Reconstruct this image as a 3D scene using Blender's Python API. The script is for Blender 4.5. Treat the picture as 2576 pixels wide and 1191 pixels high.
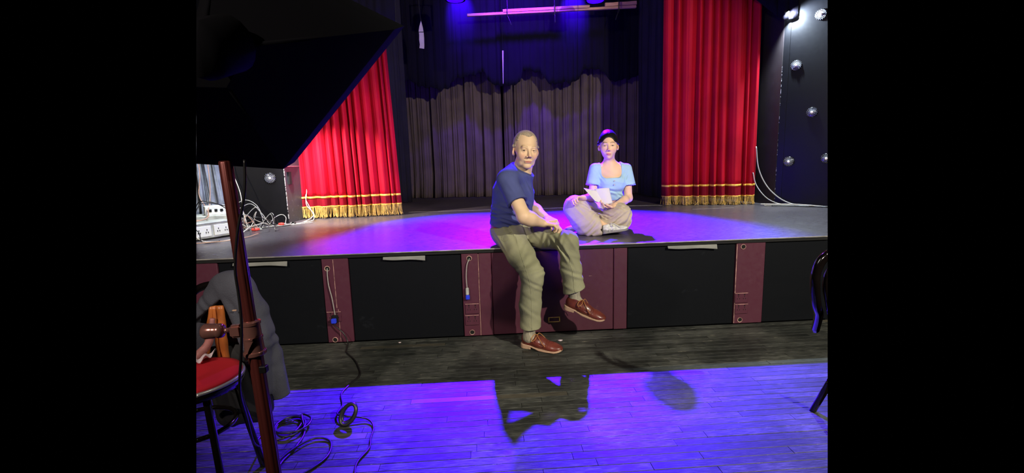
import bpy, bmesh, math, random
import numpy as np
from mathutils import Vector, Matrix

S = bpy.context.scene
COL = S.collection
for o in list(bpy.data.objects):
    bpy.data.objects.remove(o)

# ------------------------------------------------------------------ camera
cam_d = bpy.data.cameras.new('camera')
cam_d.sensor_width = 36.0
cam_d.lens = 16.672
cam_d.clip_start = 0.02
cam = bpy.data.objects.new('camera', cam_d)
COL.objects.link(cam)
_r = Vector((0.99792886, -0.05816244, -0.02747948))
_u = Vector((0.03613911, 0.15351263, 0.98748561))
_f = Vector((0.05321613, 0.98643348, -0.15529663))
cam.matrix_world = Matrix(((_r.x, _u.x, -_f.x, 0), (_r.y, _u.y, -_f.y, -3.187), (_r.z, _u.z, -_f.z, 1.2), (0, 0, 0, 1)))
S.camera = cam

# ------------------------------------------------------------------ world, exposure
w = bpy.data.worlds.new('world'); S.world = w; w.use_nodes = True
w.node_tree.nodes['Background'].inputs[0].default_value = (0.004, 0.003, 0.006, 1)
w.node_tree.nodes['Background'].inputs[1].default_value = 0.0
S.view_settings.view_transform = 'Standard'
S.view_settings.look = 'None'
S.view_settings.gamma = 1
S.view_settings.exposure = 0.0
S.view_settings.use_curve_mapping = False

# ------------------------------------------------------------------ lights
def aim(o, target):
    d = Vector(target) - o.location
    o.rotation_euler = d.to_track_quat('-Z', 'Y').to_euler()

def spot(name, loc, target, power, color, angle, blend=0.3, radius=0.05):
    d = bpy.data.lights.new(name, 'SPOT'); d.energy = power; d.color = color
    d.spot_size = math.radians(angle); d.spot_blend = blend; d.shadow_soft_size = radius
    o = bpy.data.objects.new(name, d); COL.objects.link(o); o.location = loc; aim(o, target); return o

def area(name, loc, target, power, color, sx, sy):
    d = bpy.data.lights.new(name, 'AREA'); d.energy = power; d.color = color
    d.shape = 'RECTANGLE'; d.size = sx; d.size_y = sy
    o = bpy.data.objects.new(name, d); COL.objects.link(o); o.location = loc; aim(o, target); return o

WARM = (1.0, 0.94, 0.75)
BLUE = (0.05, 0.0, 1.0)
# front of house spots
spot('front_spot_light', (2.9, -4.6, 3.1), (0.55, 1.2, 0.95), 1350, WARM, 58, 0.35, 0.05)
spot('front_spot_light', (-2.2, -4.8, 3.1), (0.3, 1.6, 1.1), 420, (1.0, 0.86, 0.74), 56, 0.4, 0.06)
# unseen blue backlights added to beam for the visible pair; last is purple fill
spot('added_blue_light', (0.10, 3.45, 3.85), (-0.10, 1.05, 0.62), 62000, BLUE, 38, 1.0, 0.05)
spot('added_blue_light', (1.10, 3.45, 3.85), (1.05, 0.95, 0.62), 62000, BLUE, 38, 1.0, 0.05)
spot('added_blue_light', (0.60, 3.65, 3.95), (0.40, -0.6, 0.3), 450, (0.30, 0.08, 1.0), 80, 0.9, 0.08)  # purple fill added to tint the floor and soften its shadows
# added spots imitating the lamps' spill and glow on the black border
spot('added_blue_glow', (-0.27, 4.10, 3.90), (-0.27, 4.42, 3.5), 1400, BLUE, 50, 1.0, 0.03)
spot('added_blue_glow', (1.44, 4.10, 3.90), (1.44, 4.42, 3.5), 1400, BLUE, 50, 1.0, 0.03)
spot('added_blue_glow', (0.55, 3.1, 3.9), (0.55, 4.6, 3.3), 900, (0.10, 0.0, 1.0), 95, 1.0, 0.1)
# narrow spot added for bright highlights on the left red curtain
spot('side_curtain_light', (1.6, -1.6, 3.0), (-1.5, 2.3, 1.0), 650, (1.0, 0.84, 0.84), 26, 0.6, 0.03)
# studio softbox
area('softbox_light', (-0.42, -1.72, 1.62), (0.25, 0.4, 0.9), 7, (1.0, 0.95, 0.82), 0.45, 0.35)
# white led spots at the proscenium corners
spot('led_light_right', (3.28, 2.01, 2.70), (3.60, 1.78, 2.30), 330, (0.72, 0.88, 1.0), 160, 0.6, 0.02)
spot('led_light_left', (-2.0, 1.62, 1.80), (-1.45, 2.3, 0.70), 300, (1.0, 0.90, 0.86), 85, 0.8, 0.03)
spot('led_light_left', (-1.9, 0.9, 2.5), (-2.5, 1.3, 0.62), 280, (0.82, 0.92, 1.0), 75, 0.8, 0.04)

# ------------------------------------------------------------------ helpers
def lin(c):
    return tuple(((x / 255.0) / 12.92 if x <= 10 else ((x / 255.0 + 0.055) / 1.055) ** 2.4) for x in c) + (1.0,)

def mat(name, rgb, rough=0.6, metal=0.0, var=0.0, vscale=8.0, vstretch=(1, 1, 1), bump=0.0, bscale=60.0, bstretch=(1, 1, 1),
        spec=0.5, sheen=0.0, coat=0.0, emit=None, estr=0.0, rgb2=None, trans=0.0, ior=1.45):
    m = bpy.data.materials.new(name); m.use_nodes = True
    nt = m.node_tree; b = nt.nodes['Principled BSDF']
    b.inputs['Base Color'].default_value = lin(rgb)
    b.inputs['Roughness'].default_value = rough
    b.inputs['Metallic'].default_value = metal
    b.inputs['Specular IOR Level'].default_value = spec
    b.inputs['IOR'].default_value = ior
    if sheen:
        b.inputs['Sheen Weight'].default_value = sheen
        b.inputs['Sheen Roughness'].default_value = 0.4
        b.inputs['Sheen Tint'].default_value = lin(rgb2 or rgb)
    if coat: b.inputs['Coat Weight'].default_value = coat; b.inputs['Coat Roughness'].default_value = 0.08
    if trans: b.inputs['Transmission Weight'].default_value = trans
    if emit:
        b.inputs['Emission Color'].default_value = lin(emit); b.inputs['Emission Strength'].default_value = estr
    tc = None
    def noise(scale, stretch, detail=4):
        nonlocal tc
        if tc is None: tc = nt.nodes.new('ShaderNodeTexCoord')
        mp = nt.nodes.new('ShaderNodeMapping'); mp.inputs['Scale'].default_value = stretch
        nt.links.new(tc.outputs['Object'], mp.inputs['Vector'])
        n = nt.nodes.new('ShaderNodeTexNoise'); n.inputs['Scale'].default_value = scale; n.inputs['Detail'].default_value = detail
        nt.links.new(mp.outputs[0], n.inputs['Vector']); return n
    if var:
        n = noise(vscale, vstretch)
        mx = nt.nodes.new('ShaderNodeMix'); mx.data_type = 'RGBA'
        a = lin(rgb); c2 = lin(rgb2) if (rgb2 and not sheen) else tuple(min(1, x * (1 + var)) for x in a[:3]) + (1,)
        c1 = a if (rgb2 and not sheen) else tuple(x * (1 - var) for x in a[:3]) + (1,)
        mx.inputs[6].default_value = c1; mx.inputs[7].default_value = c2
        rp = nt.nodes.new('ShaderNodeMapRange'); rp.inputs[1].default_value = 0.35; rp.inputs[2].default_value = 0.65
        nt.links.new(n.outputs[0], rp.inputs[0]); nt.links.new(rp.outputs[0], mx.inputs[0])
        nt.links.new(mx.outputs[2], b.inputs['Base Color'])
    if bump:
        n = noise(bscale, bstretch, 3)
        bp = nt.nodes.new('ShaderNodeBump'); bp.inputs['Strength'].default_value = bump; bp.inputs['Distance'].default_value = 0.01
        nt.links.new(n.outputs[0], bp.inputs['Height']); nt.links.new(bp.outputs[0], b.inputs['Normal'])
    return m

def smooth(me, on=True):
    me.polygons.foreach_set('use_smooth', [on] * len(me.polygons))

def obj(name, me, m=None, parent=None, kind=None, label=None):
    if isinstance(me, bmesh.types.BMesh):
        bm = me; me = bpy.data.meshes.new(name); bm.to_mesh(me); bm.free()
    o = bpy.data.objects.new(name, me); COL.objects.link(o)
    if m is not None and not me.materials:
        for mm in (m if isinstance(m, (list, tuple)) else [m]): me.materials.append(mm)
    if parent is not None: o.parent = parent
    if kind: o['kind'] = kind
    if label: o['label'] = label
    return o

def thing(name, label, cat, loc=(0, 0, 0), group=None, rz=0.0):
    o = bpy.data.objects.new(name, None); COL.objects.link(o); o.empty_display_size = 0.05
    o.location = loc; o.rotation_euler = (0, 0, rz)
    return tag(o, label, cat, group)

def tag(o, label, cat, group=None):
    o['label'] = label; o['category'] = cat
    if group: o['group'] = group
    return o

def pydata(name, v, f, sm=False):
    me = bpy.data.meshes.new(name); me.from_pydata([tuple(map(float, p)) for p in v], [], [tuple(map(int, q)) for q in f]); me.update()
    if sm: smooth(me)
    return me

def box_bm(lo, hi, bev=0.0, bm=None, mtx=None, seg=1):
    own = bm is None
    b = bmesh.new()
    r = bmesh.ops.create_cube(b, size=1.0)
    c = [(lo[i] + hi[i]) / 2 for i in range(3)]; s = [abs(hi[i] - lo[i]) for i in range(3)]
    for v in b.verts: v.co = Vector((v.co.x * s[0] + c[0], v.co.y * s[1] + c[1], v.co.z * s[2] + c[2]))
    if bev: bmesh.ops.bevel(b, geom=list(b.edges), offset=bev, segments=seg, affect='EDGES')
    if mtx is not None: b.transform(mtx)
    if own: return b
    me = bpy.data.meshes.new('t'); b.to_mesh(me); b.free(); bm.from_mesh(me); bpy.data.meshes.remove(me)
    return bm

def catmull(pts, n=8):
    P = [Vector(p) for p in pts]
    if len(P) < 3: return P
    Q = [P[0] * 2 - P[1]] + P + [P[-1] * 2 - P[-2]]
    out = []
    for i in range(1, len(Q) - 2):
        a, b, c, d = Q[i - 1:i + 3]
        for k in range(n):
            t = k / n
            out.append(0.5 * ((2 * b) + (c - a) * t + (2 * a - 5 * b + 4 * c - d) * t * t + (3 * b - 3 * c + d - a) * t ** 3))
    out.append(P[-1]); return out

def tube_geo(pts, r, sides=8, smooth_n=0, closed=False, r2=None, caps=True):
    P = catmull(pts, smooth_n) if smooth_n else [Vector(p) for p in pts]
    n = len(P); V = []; F = []
    t0 = (P[1] - P[0]).normalized()
    up = Vector((0, 0, 1)) if abs(t0.z) < 0.9 else Vector((1, 0, 0))
    nrm = t0.cross(up).normalized()
    for i in range(n):
        if closed: t = (P[(i + 1) % n] - P[i - 1]).normalized()
        else: t = (P[min(i + 1, n - 1)] - P[max(i - 1, 0)]).normalized()
        nrm = (nrm - t * nrm.dot(t)); nrm = nrm.normalized() if nrm.length > 1e-6 else t.orthogonal().normalized()
        bi = t.cross(nrm)
        rr = r(i / (n - 1)) if callable(r) else (r if r2 is None else r + (r2 - r) * i / (n - 1))
        for k in range(sides):
            a = 2 * math.pi * k / sides
            V.append(P[i] + nrm * math.cos(a) * rr + bi * math.sin(a) * rr)
    m = n if closed else n - 1
    for i in range(m):
        j = (i + 1) % n
        for k in range(sides):
            k2 = (k + 1) % sides
            F.append((i * sides + k, i * sides + k2, j * sides + k2, j * sides + k))
    if not closed and caps:
        F.append(tuple(range(sides - 1, -1, -1))); F.append(tuple((n - 1) * sides + k for k in range(sides)))
    return V, F

def tube(name, pts, r, m, parent=None, sides=8, smooth_n=8, closed=False, r2=None, label=None, kind=None):
    V, F = tube_geo(pts, r, sides, smooth_n, closed, r2)
    return obj(name, pydata(name, V, F, True), m, parent, kind, label)

def multi_tube(name, lines, r, m, parent=None, sides=6, smooth_n=6, kind=None):
    V = []; F = []
    for pts in lines:
        v, f = tube_geo(pts, r, sides, smooth_n); b = len(V); V += v; F += [tuple(i + b for i in q) for q in f]
    return obj(name, pydata(name, V, F, True), m, parent, kind)

def lathe_geo(prof, seg=24, mtx=None):
    V = []; F = []
    for (r, z) in prof:
        for k in range(seg):
            a = 2 * math.pi * k / seg; V.append(Vector((r * math.cos(a), r * math.sin(a), z)))
    for i in range(len(prof) - 1):
        for k in range(seg):
            k2 = (k + 1) % seg
            F.append((i * seg + k, i * seg + k2, (i + 1) * seg + k2, (i + 1) * seg + k))
    F.append(tuple(range(seg - 1, -1, -1))); F.append(tuple((len(prof) - 1) * seg + k for k in range(seg)))
    if mtx is not None: V = [mtx @ v for v in V]
    return V, F

def lathe(name, prof, m, parent=None, seg=24, mtx=None, sm=True, label=None):
    V, F = lathe_geo(prof, seg, mtx)
    me = pydata(name, V, F, sm)
    o = obj(name, me, m, parent, None, label); return o

def frame_mtx(origin, z, x=None):
    z = Vector(z).normalized(); x = Vector(x) if x is not None else z.orthogonal()
    x = (x - z * x.dot(z)).normalized(); y = z.cross(x)
    return Matrix(((x.x, y.x, z.x, origin[0]), (x.y, y.y, z.y, origin[1]), (x.z, y.z, z.z, origin[2]), (0, 0, 0, 1)))

def sheet(name, poly3, thick, m, parent=None, kind=None):
    """solid slab from a planar polygon, thickness along -normal"""
    P = [Vector(p) for p in poly3]; n = (P[1] - P[0]).cross(P[2] - P[0]).normalized()
    k = len(P); V = P + [p - n * thick for p in P]
    F = [tuple(range(k)), tuple(range(2 * k - 1, k - 1, -1))] + [(i, i + k, (i + 1) % k + k, (i + 1) % k) for i in range(k)]
    return obj(name, pydata(name, V, F), m, parent, kind)

# ---- distance-field modeller (bodies and clothes become one smooth surface each)
def rot(v): return np.array(v, dtype=np.float32)
class Field:
    def __init__(s, lo, hi, h, frame=None):
        s.h = h; s.lo = np.array(lo, float)
        s.n = np.ceil((np.array(hi, float) - s.lo) / h).astype(int) + 1
        s.ax = [(s.lo[i] + h * np.arange(s.n[i])).astype(np.float32) for i in range(3)]
        s.d = np.full(tuple(s.n), 0.5, np.float32)
        s.set_frame()
    def set_frame(s, O=(0, 0, 0), R=None, sc=1.0):
        s.O = np.array(O, float); s.R = np.eye(3) if R is None else np.array(R, float); s.sc = sc
    def P(s, p): return s.O + s.sc * (s.R @ np.array(p, float))
    def _reg(s, lo, hi):
        sl = []; ax = []
        for i in range(3):
            a = int(max(0, math.floor((lo[i] - s.lo[i]) / s.h))); b = int(min(s.n[i], math.ceil((hi[i] - s.lo[i]) / s.h) + 1))
            if b <= a: return None, None
            sl.append(slice(a, b)); ax.append(s.ax[i][a:b])
        X = ax[0][:, None, None]; Y = ax[1][None, :, None]; Z = ax[2][None, None, :]
        return tuple(sl), (X, Y, Z)
    def _op(s, sl, d, k, op):
        a = s.d[sl]
        if op == 'u':
            if k > 0:
                hh = np.maximum(k - np.abs(a - d), 0) / k; r = np.minimum(a, d) - hh * hh * k * 0.25
            else: r = np.minimum(a, d)
        elif op == 's':
            if k > 0:
                hh = np.maximum(k - np.abs(a + d), 0) / k; r = np.maximum(a, -d) + hh * hh * k * 0.25
            else: r = np.maximum(a, -d)
        s.d[sl] = r
    def cone(s, a, b, ra, rb=None, k=0.01, op='u', flat=None, cut=None):
        rb = ra if rb is None else rb; ra *= s.sc; rb *= s.sc
        a = s.P(a); b = s.P(b); m = max(ra, rb) + k + 4 * s.h
        sl, G = s._reg(np.minimum(a, b) - m, np.maximum(a, b) + m)
        if sl is None: return
        ab = b - a; L2 = max(float(ab @ ab), 1e-9)
        px, py, pz = G[0] - np.float32(a[0]), G[1] - np.float32(a[1]), G[2] - np.float32(a[2])
        t = np.clip((px * ab[0] + py * ab[1] + pz * ab[2]) / L2, 0, 1).astype(np.float32)
        vx, vy, vz = px - t * np.float32(ab[0]), py - t * np.float32(ab[1]), pz - t * np.float32(ab[2])
        if flat is not None:
            n = s.R @ (np.array(flat[0], float) / np.linalg.norm(flat[0])); g = np.float32(1 / flat[1] - 1)
            q = (vx * n[0] + vy * n[1] + vz * n[2]) * g
            vx = vx + q * np.float32(n[0]); vy = vy + q * np.float32(n[1]); vz = vz + q * np.float32(n[2])
        d = np.sqrt(vx * vx + vy * vy + vz * vz) - (ra + (rb - ra) * t)
        if cut is not None:
            cp = s.P(cut[0]); cn = s.R @ (np.array(cut[1], float) / np.linalg.norm(cut[1]))
            d = np.maximum(d, (G[0] - cp[0]) * cn[0] + (G[1] - cp[1]) * cn[1] + (G[2] - cp[2]) * cn[2])
        s._op(sl, d.astype(np.float32), k, op)
    def ell(s, c, r, k=0.01, op='u', rm=None, cut=None):
        c = s.P(c); r = np.array(r, float) * s.sc; R = s.R if rm is None else s.R @ np.array(rm)
        m = r.max() + k + 4 * s.h
        sl, G = s._reg(c - m, c + m)
        if sl is None: return
        p = [G[i] - np.float32(c[i]) for i in range(3)]
        q = [(p[0] * R[0, j] + p[1] * R[1, j] + p[2] * R[2, j]).astype(np.float32) for j in range(3)]
        k0 = np.sqrt(sum((q[j] / r[j]) ** 2 for j in range(3))); k1 = np.sqrt(sum((q[j] / r[j] ** 2) ** 2 for j in range(3)))
        d = k0 * (k0 - 1) / np.maximum(k1, 1e-6)
        if cut is not None:
            cp = s.P(cut[0]); cn = s.R @ (np.array(cut[1], float) / np.linalg.norm(cut[1]))
            d = np.maximum(d, (G[0] - cp[0]) * cn[0] + (G[1] - cp[1]) * cn[1] + (G[2] - cp[2]) * cn[2])
        s._op(sl, d.astype(np.float32), k, op)
    def fn(s, lo, hi, f, k=0.0, op='u'):
        sl, G = s._reg(lo, hi)
        if sl is not None: s._op(sl, (f(*G) + np.zeros(s.d[sl].shape, np.float32)).astype(np.float32), k, op)
    def half(s, p, n, lo=None, hi=None):
        """remove everything on the +n side of the plane (inside an optional box)"""
        p = s.P(p); n = s.R @ (np.array(n, float) / np.linalg.norm(n))
        sl, G = s._reg(s.lo if lo is None else lo, s.lo + s.n * s.h if hi is None else hi)
        s.d[sl] = np.maximum(s.d[sl], ((G[0] - p[0]) * n[0] + (G[1] - p[1]) * n[1] + (G[2] - p[2]) * n[2]).astype(np.float32))
    def ripple(s, c, sig, dirv, lam, amp, ph=0.0, bend=0.0):
        """cloth creases around a point"""
        c = s.P(c); n = s.R @ (np.array(dirv, float) / np.linalg.norm(dirv)); m = 2.4 * sig
        sl, G = s._reg(c - m, c + m)
        if sl is None: return
        p = [G[i] - np.float32(c[i]) for i in range(3)]
        r2 = p[0] ** 2 + p[1] ** 2 + p[2] ** 2
        u = p[0] * n[0] + p[1] * n[1] + p[2] * n[2] + bend * (p[0] - p[1] * 0.7 + p[2] * 0.5) ** 2
        wv = np.sin(u * (2 * math.pi / lam) + ph + 1.3 * np.sin(u * 37 + p[0] * 21 + p[2] * 17))
        s.d[sl] += (amp * np.exp(-r2 / (sig * sig)) * wv).astype(np.float32)
    def mesh(s, name):
        d = s.d; h = s.h; neg = d < 0
        nx, ny, nz = d.shape
        c = np.zeros((nx - 1, ny - 1, nz - 1), np.uint8)
        for i in (0, 1):
            for j in (0, 1):
                for k in (0, 1): c += neg[i:nx - 1 + i, j:ny - 1 + j, k:nz - 1 + k]
        act = (c > 0) & (c < 8); idx = np.argwhere(act); n = len(idx)
        ids = np.full(act.shape, -1, np.int32); ids[act] = np.arange(n)
        ix, iy, iz = idx[:, 0], idx[:, 1], idx[:, 2]
        acc = np.zeros((n, 3)); cnt = np.zeros(n)
        cor = [(0, 0, 0), (1, 0, 0), (0, 1, 0), (1, 1, 0), (0, 0, 1), (1, 0, 1), (0, 1, 1), (1, 1, 1)]
        val = {q: d[ix + q[0], iy + q[1], iz + q[2]] for q in cor}
        for a in cor:
            for ax in range(3):
                if a[ax] == 0:
                    b = list(a); b[ax] = 1; b = tuple(b)
                    va, vb = val[a], val[b]; mk = (va < 0) != (vb < 0)
                    t = np.where(mk, va / np.where(mk, va - vb, 1), 0)
                    p = np.tile(np.array(a, float), (n, 1)); p[:, ax] = t
                    acc[mk] += p[mk]; cnt[mk] += 1
        V = (idx + acc / cnt[:, None]) * h + s.lo
        Q = []
        for ax in range(3):
            sa = [slice(0, None)] * 3; sb = [slice(0, None)] * 3
            sa[ax] = slice(0, -1); sb[ax] = slice(1, None)
            A = neg[tuple(sa)]; B = neg[tuple(sb)]
            e = np.argwhere(A != B); u, v = (ax + 1) % 3, (ax + 2) % 3
            ok = (e[:, u] > 0) & (e[:, v] > 0) & (e[:, u] < d.shape[u] - 1) & (e[:, v] < d.shape[v] - 1); e = e[ok]
            def cell(du, dv):
                q = e.copy(); q[:, u] -= du; q[:, v] -= dv
                return ids[q[:, 0], q[:, 1], q[:, 2]]
            q = np.stack([cell(0, 0), cell(1, 0), cell(1, 1), cell(0, 1)], 1)
            fl = A[e[:, 0], e[:, 1], e[:, 2]]; q[~fl] = q[~fl][:, ::-1]
            Q.append(q)
        Q = np.concatenate(Q)
        Q = Q[(Q >= 0).all(1)]
        me = bpy.data.meshes.new(name)
        me.vertices.add(len(V)); me.vertices.foreach_set('co', V.astype(np.float32).ravel())
        me.loops.add(len(Q) * 4); me.loops.foreach_set('vertex_index', Q.astype(np.int32).ravel())
        me.polygons.add(len(Q)); me.polygons.foreach_set('loop_start', np.arange(0, len(Q) * 4, 4, dtype=np.int32))
        me.polygons.foreach_set('loop_total', np.full(len(Q), 4, np.int32))
        me.update(calc_edges=True); smooth(me)
        return me, V

def paint(me, V, fn):
    """write per-vertex surface colour (skin, lips, brows ...)"""
    c = np.ones((len(V), 4), np.float32); c[:, :3] = fn(V)
    a = me.color_attributes.new('tint', 'FLOAT_COLOR', 'POINT'); a.data.foreach_set('color', c.ravel())
# ------------------------------------------------------------------ materials
def attr_mat(name, rough, sss=0.0, bump=0.0):
    m = bpy.data.materials.new(name); m.use_nodes = True; nt = m.node_tree; b = nt.nodes['Principled BSDF']
    a = nt.nodes.new('ShaderNodeAttribute'); a.attribute_name = 'tint'
    nt.links.new(a.outputs['Color'], b.inputs['Base Color'])
    b.inputs['Roughness'].default_value = rough; b.inputs['Specular IOR Level'].default_value = 0.35
    if sss:
        b.inputs['Subsurface Weight'].default_value = sss; b.inputs['Subsurface Radius'].default_value = (0.01, 0.004, 0.002)
        b.inputs['Subsurface Scale'].default_value = 1.0
    if bump:
        tc = nt.nodes.new('ShaderNodeTexCoord'); n = nt.nodes.new('ShaderNodeTexNoise'); n.inputs['Scale'].default_value = 90
        bp = nt.nodes.new('ShaderNodeBump'); bp.inputs['Strength'].default_value = bump; bp.inputs['Distance'].default_value = 0.004
        nt.links.new(tc.outputs['Object'], n.inputs['Vector']); nt.links.new(n.outputs[0], bp.inputs['Height']); nt.links.new(bp.outputs[0], b.inputs['Normal'])
    return m

def scuffed(name, rgb, rgb2, rough, rough2, scale, stretch, thr=0.62, spec=0.5, bump=0.1, random_obj=0.0, rare=None):
    """painted surface with worn streaks and dust"""
    m = bpy.data.materials.new(name); m.use_nodes = True; nt = m.node_tree; b = nt.nodes['Principled BSDF']; N = nt.nodes.new; L = nt.links.new
    tc = N('ShaderNodeTexCoord'); geo = N('ShaderNodeNewGeometry')
    mp = N('ShaderNodeMapping'); mp.inputs['Scale'].default_value = stretch; L(geo.outputs['Position'], mp.inputs['Vector'])
    n1 = N('ShaderNodeTexNoise'); n1.inputs['Scale'].default_value = scale; n1.inputs['Detail'].default_value = 8; n1.inputs['Roughness'].default_value = 0.7
    L(mp.outputs[0], n1.inputs['Vector'])
    n2 = N('ShaderNodeTexNoise'); n2.inputs['Scale'].default_value = 2.3; n2.inputs['Detail'].default_value = 3; L(geo.outputs['Position'], n2.inputs['Vector'])
    ad = N('ShaderNodeMath'); ad.operation = 'MULTIPLY_ADD'; ad.inputs[1].default_value = 0.35; L(n2.outputs[0], ad.inputs[0]); L(n1.outputs[0], ad.inputs[2])
    rp = N('ShaderNodeMapRange'); rp.inputs[1].default_value = thr + 0.1; rp.inputs[2].default_value = thr + 0.34; L(ad.outputs[0], rp.inputs[0])
    mx = N('ShaderNodeMix'); mx.data_type = 'RGBA'; mx.inputs[6].default_value = lin(rgb); mx.inputs[7].default_value = lin(rgb2)
    L(rp.outputs[0], mx.inputs[0]); out = mx.outputs[2]
    if random_obj:
        oi = N('ShaderNodeObjectInfo'); hv = N('ShaderNodeHueSaturation'); r2 = N('ShaderNodeMapRange')
        r2.inputs[3].default_value = 1 - random_obj; r2.inputs[4].default_value = 1 + random_obj
        L(oi.outputs['Random'], r2.inputs[0]); L(r2.outputs[0], hv.inputs['Value']); L(out, hv.inputs['Color']); out = hv.outputs[0]
    L(out, b.inputs['Base Color'])
    rr = N('ShaderNodeMapRange'); rr.inputs[1].default_value = 0.35; rr.inputs[2].default_value = 0.7; rr.inputs[3].default_value = rough; rr.inputs[4].default_value = rough2
    L(n1.outputs[0], rr.inputs[0]); L(rr.outputs[0], b.inputs['Roughness'])
    b.inputs['Specular IOR Level'].default_value = spec
    bp = N('ShaderNodeBump'); bp.inputs['Strength'].default_value = bump; bp.inputs['Distance'].default_value = 0.003
    L(n1.outputs[0], bp.inputs['Height']); L(bp.outputs[0], b.inputs['Normal'])
    return m

M = {}
M['board'] = scuffed('floor_board_paint', (30, 32, 31), (104, 104, 98), 0.44, 0.6, 9, (1.6, 34, 1), 0.54, 0.26, 0.35, 0.35)
M['board_worn'] = scuffed('floor_board_worn', (50, 48, 42), (96, 90, 76), 0.4, 0.6, 9, (1.2, 26, 1), 0.5, 0.5, 0.3, 0.2)
M['board_edge'] = scuffed('board_edge_wear', (26, 26, 26), (170, 160, 140), 0.5, 0.6, 5, (3, 3, 1), 0.66, 0.4, 0.0)
M['subfloor'] = mat('subfloor', (14, 13, 13), 0.8)
M['deck'] = scuffed('stage_deck_paint', (76, 71, 77), (128, 122, 128), 0.25, 0.42, 10, (2, 14, 1), 0.62, 0.9, 0.12)
M['reardeck'] = scuffed('rear_deck_paint', (72, 62, 66), (104, 94, 94), 0.55, 0.75, 7, (2, 6, 1), 0.6, 0.3, 0.1)
M['nosing'] = mat('nosing_metal', (185, 180, 176), 0.35, 0.6, var=0.25, vscale=14)
M['black_gap'] = mat('black_gap', (10, 9, 10), 0.8)
M['panel'] = scuffed('black_panel_paint', (9, 11, 16), (44, 47, 54), 0.6, 0.75, 3.2, (1, 1, 1.6), 0.72, 0.12, 0.06)
M['maroon'] = scuffed('maroon_paint', (76, 34, 50), (112, 70, 80), 0.42, 0.6, 26, (1, 1, 1), 0.72, 0.4, 0.05)
M['maroon_dark'] = mat('maroon_recess', (52, 24, 32), 0.5)
M['chip'] = mat('chipped_edge', (168, 130, 120), 0.7, var=0.5, vscale=30)
M['bare'] = mat('bare_chip', (186, 184, 182), 0.7, var=0.3, vscale=50)
M['brass'] = mat('brass', (190, 160, 80), 0.3, 0.9, var=0.2, vscale=60)
M['dark'] = mat('dark_hole', (6, 6, 6), 0.9)
M['wall'] = scuffed('black_wall_gloss', (4, 4, 8), (26, 29, 38), 0.36, 0.40, 38, (1, 1, 1), 0.88, 0.22, 0.02)
M['wallret'] = scuffed('black_return_wall', (34, 27, 30), (70, 62, 66), 0.5, 0.7, 8, (1, 1, 1), 0.75, 0.4, 0.05)
M['wallgrey'] = scuffed('grey_return_wall', (58, 58, 64), (150, 150, 156), 0.4, 0.6, 16, (1, 1, 1), 0.66, 0.4, 0.05)
M['velvet'] = mat('red_velvet', (160, 2, 30), 0.75, var=0.12, vscale=3, bump=0.08, bscale=220, sheen=0.05, rgb2=(230, 40, 60), spec=0.2)
M['velvet_trim'] = mat('red_velvet_hem', (120, 6, 26), 0.8, var=0.12, vscale=3, bump=0.1, bscale=220, sheen=0.3, rgb2=(200, 30, 60), spec=0.2)
M['gold'] = mat('gold_braid', (250, 196, 84), 0.5, 0.0, var=0.15, vscale=60, bump=0.3, bscale=300)
M['fringe'] = mat('gold_fringe', (214, 180, 104), 0.5, 0.1, var=0.25, vscale=40)
M['serge'] = mat('black_serge', (92, 78, 74), 0.95, var=0.12, vscale=4, bump=0.12, bscale=200, spec=0.15)
M['serge_dark'] = mat('black_velour', (14, 11, 22), 0.95, var=0.1, vscale=4, bump=0.12, bscale=200, spec=0.15)  # near-black navy; on the border it stands in for shade
M['batten'] = mat('raw_wood_batten', (196, 140, 110), 0.6, var=0.25, vscale=6, vstretch=(1, 14, 14), bump=0.2, bscale=20)
M['offwhite'] = mat('off_white_cloth', (200, 180, 186), 0.8, var=0.1)
M['white'] = mat('white_plastic', (225, 226, 222), 0.45)
M['grey_metal'] = mat('grey_metal_box', (176, 178, 172), 0.5, 0.1, var=0.2, vscale=12)
M['black_plastic'] = mat('black_plastic', (18, 18, 19), 0.4)
M['cable'] = mat('black_cable', (26, 25, 26), 0.38, spec=0.6)
M['cable_grey'] = mat('grey_cable', (150, 148, 144), 0.45)
M['cable_pale'] = mat('pale_cable', (196, 190, 180), 0.45)
M['cable_tan'] = mat('tan_cable', (176, 140, 122), 0.5)
M['blue_plug'] = mat('blue_plug', (40, 60, 215), 0.35)
M['red_plug'] = mat('red_plug', (225, 70, 60), 0.4)
M['yellow'] = mat('yellow_mark', (226, 220, 60), 0.5)
M['softbox'] = mat('softbox_black', (5, 5, 9), 0.9, spec=0.1)
M['diffuser'] = mat('softbox_diffuser', (235, 232, 224), 0.8)
M['pole'] = mat('pole_tinted_chrome', (104, 50, 46), 0.28, 0.45, var=0.15, vscale=5, vstretch=(1, 1, 0.3))  # maroon reflections of a chrome pole put into the base colour
M['chrome'] = mat('clamp_tinted_chrome', (176, 122, 112), 0.2, 0.65)  # pinkish base stands in for reflections on the clamp's chrome
M['black_gloss'] = mat('black_lacquer', (14, 10, 10), 0.12, coat=0.6)
M['red_seat'] = mat('red_seat_fabric', (176, 10, 30), 0.85, var=0.08, bump=0.1, bscale=300)
M['rim'] = mat('seat_rim_metal', (170, 168, 168), 0.3, 0.6)
M['coat'] = mat('grey_wool', (70, 70, 79), 0.95, var=0.12, vscale=10, bump=0.35, bscale=260, spec=0.1)
M['lining'] = mat('black_lining', (18, 17, 20), 0.7)
M['bamboo'] = mat('orange_wood', (176, 98, 46), 0.35, var=0.25, vscale=12, vstretch=(3, 3, 1))
M['glass'] = mat('cut_glass', (235, 238, 245), 0.06, 0.0, spec=0.9, trans=0.75, ior=1.5)
M['mirror'] = mat('rosette_crystal', (190, 194, 204), 0.12, 0.85, spec=1.0)
M['fixture'] = mat('fixture_black', (12, 12, 14), 0.5)
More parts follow.
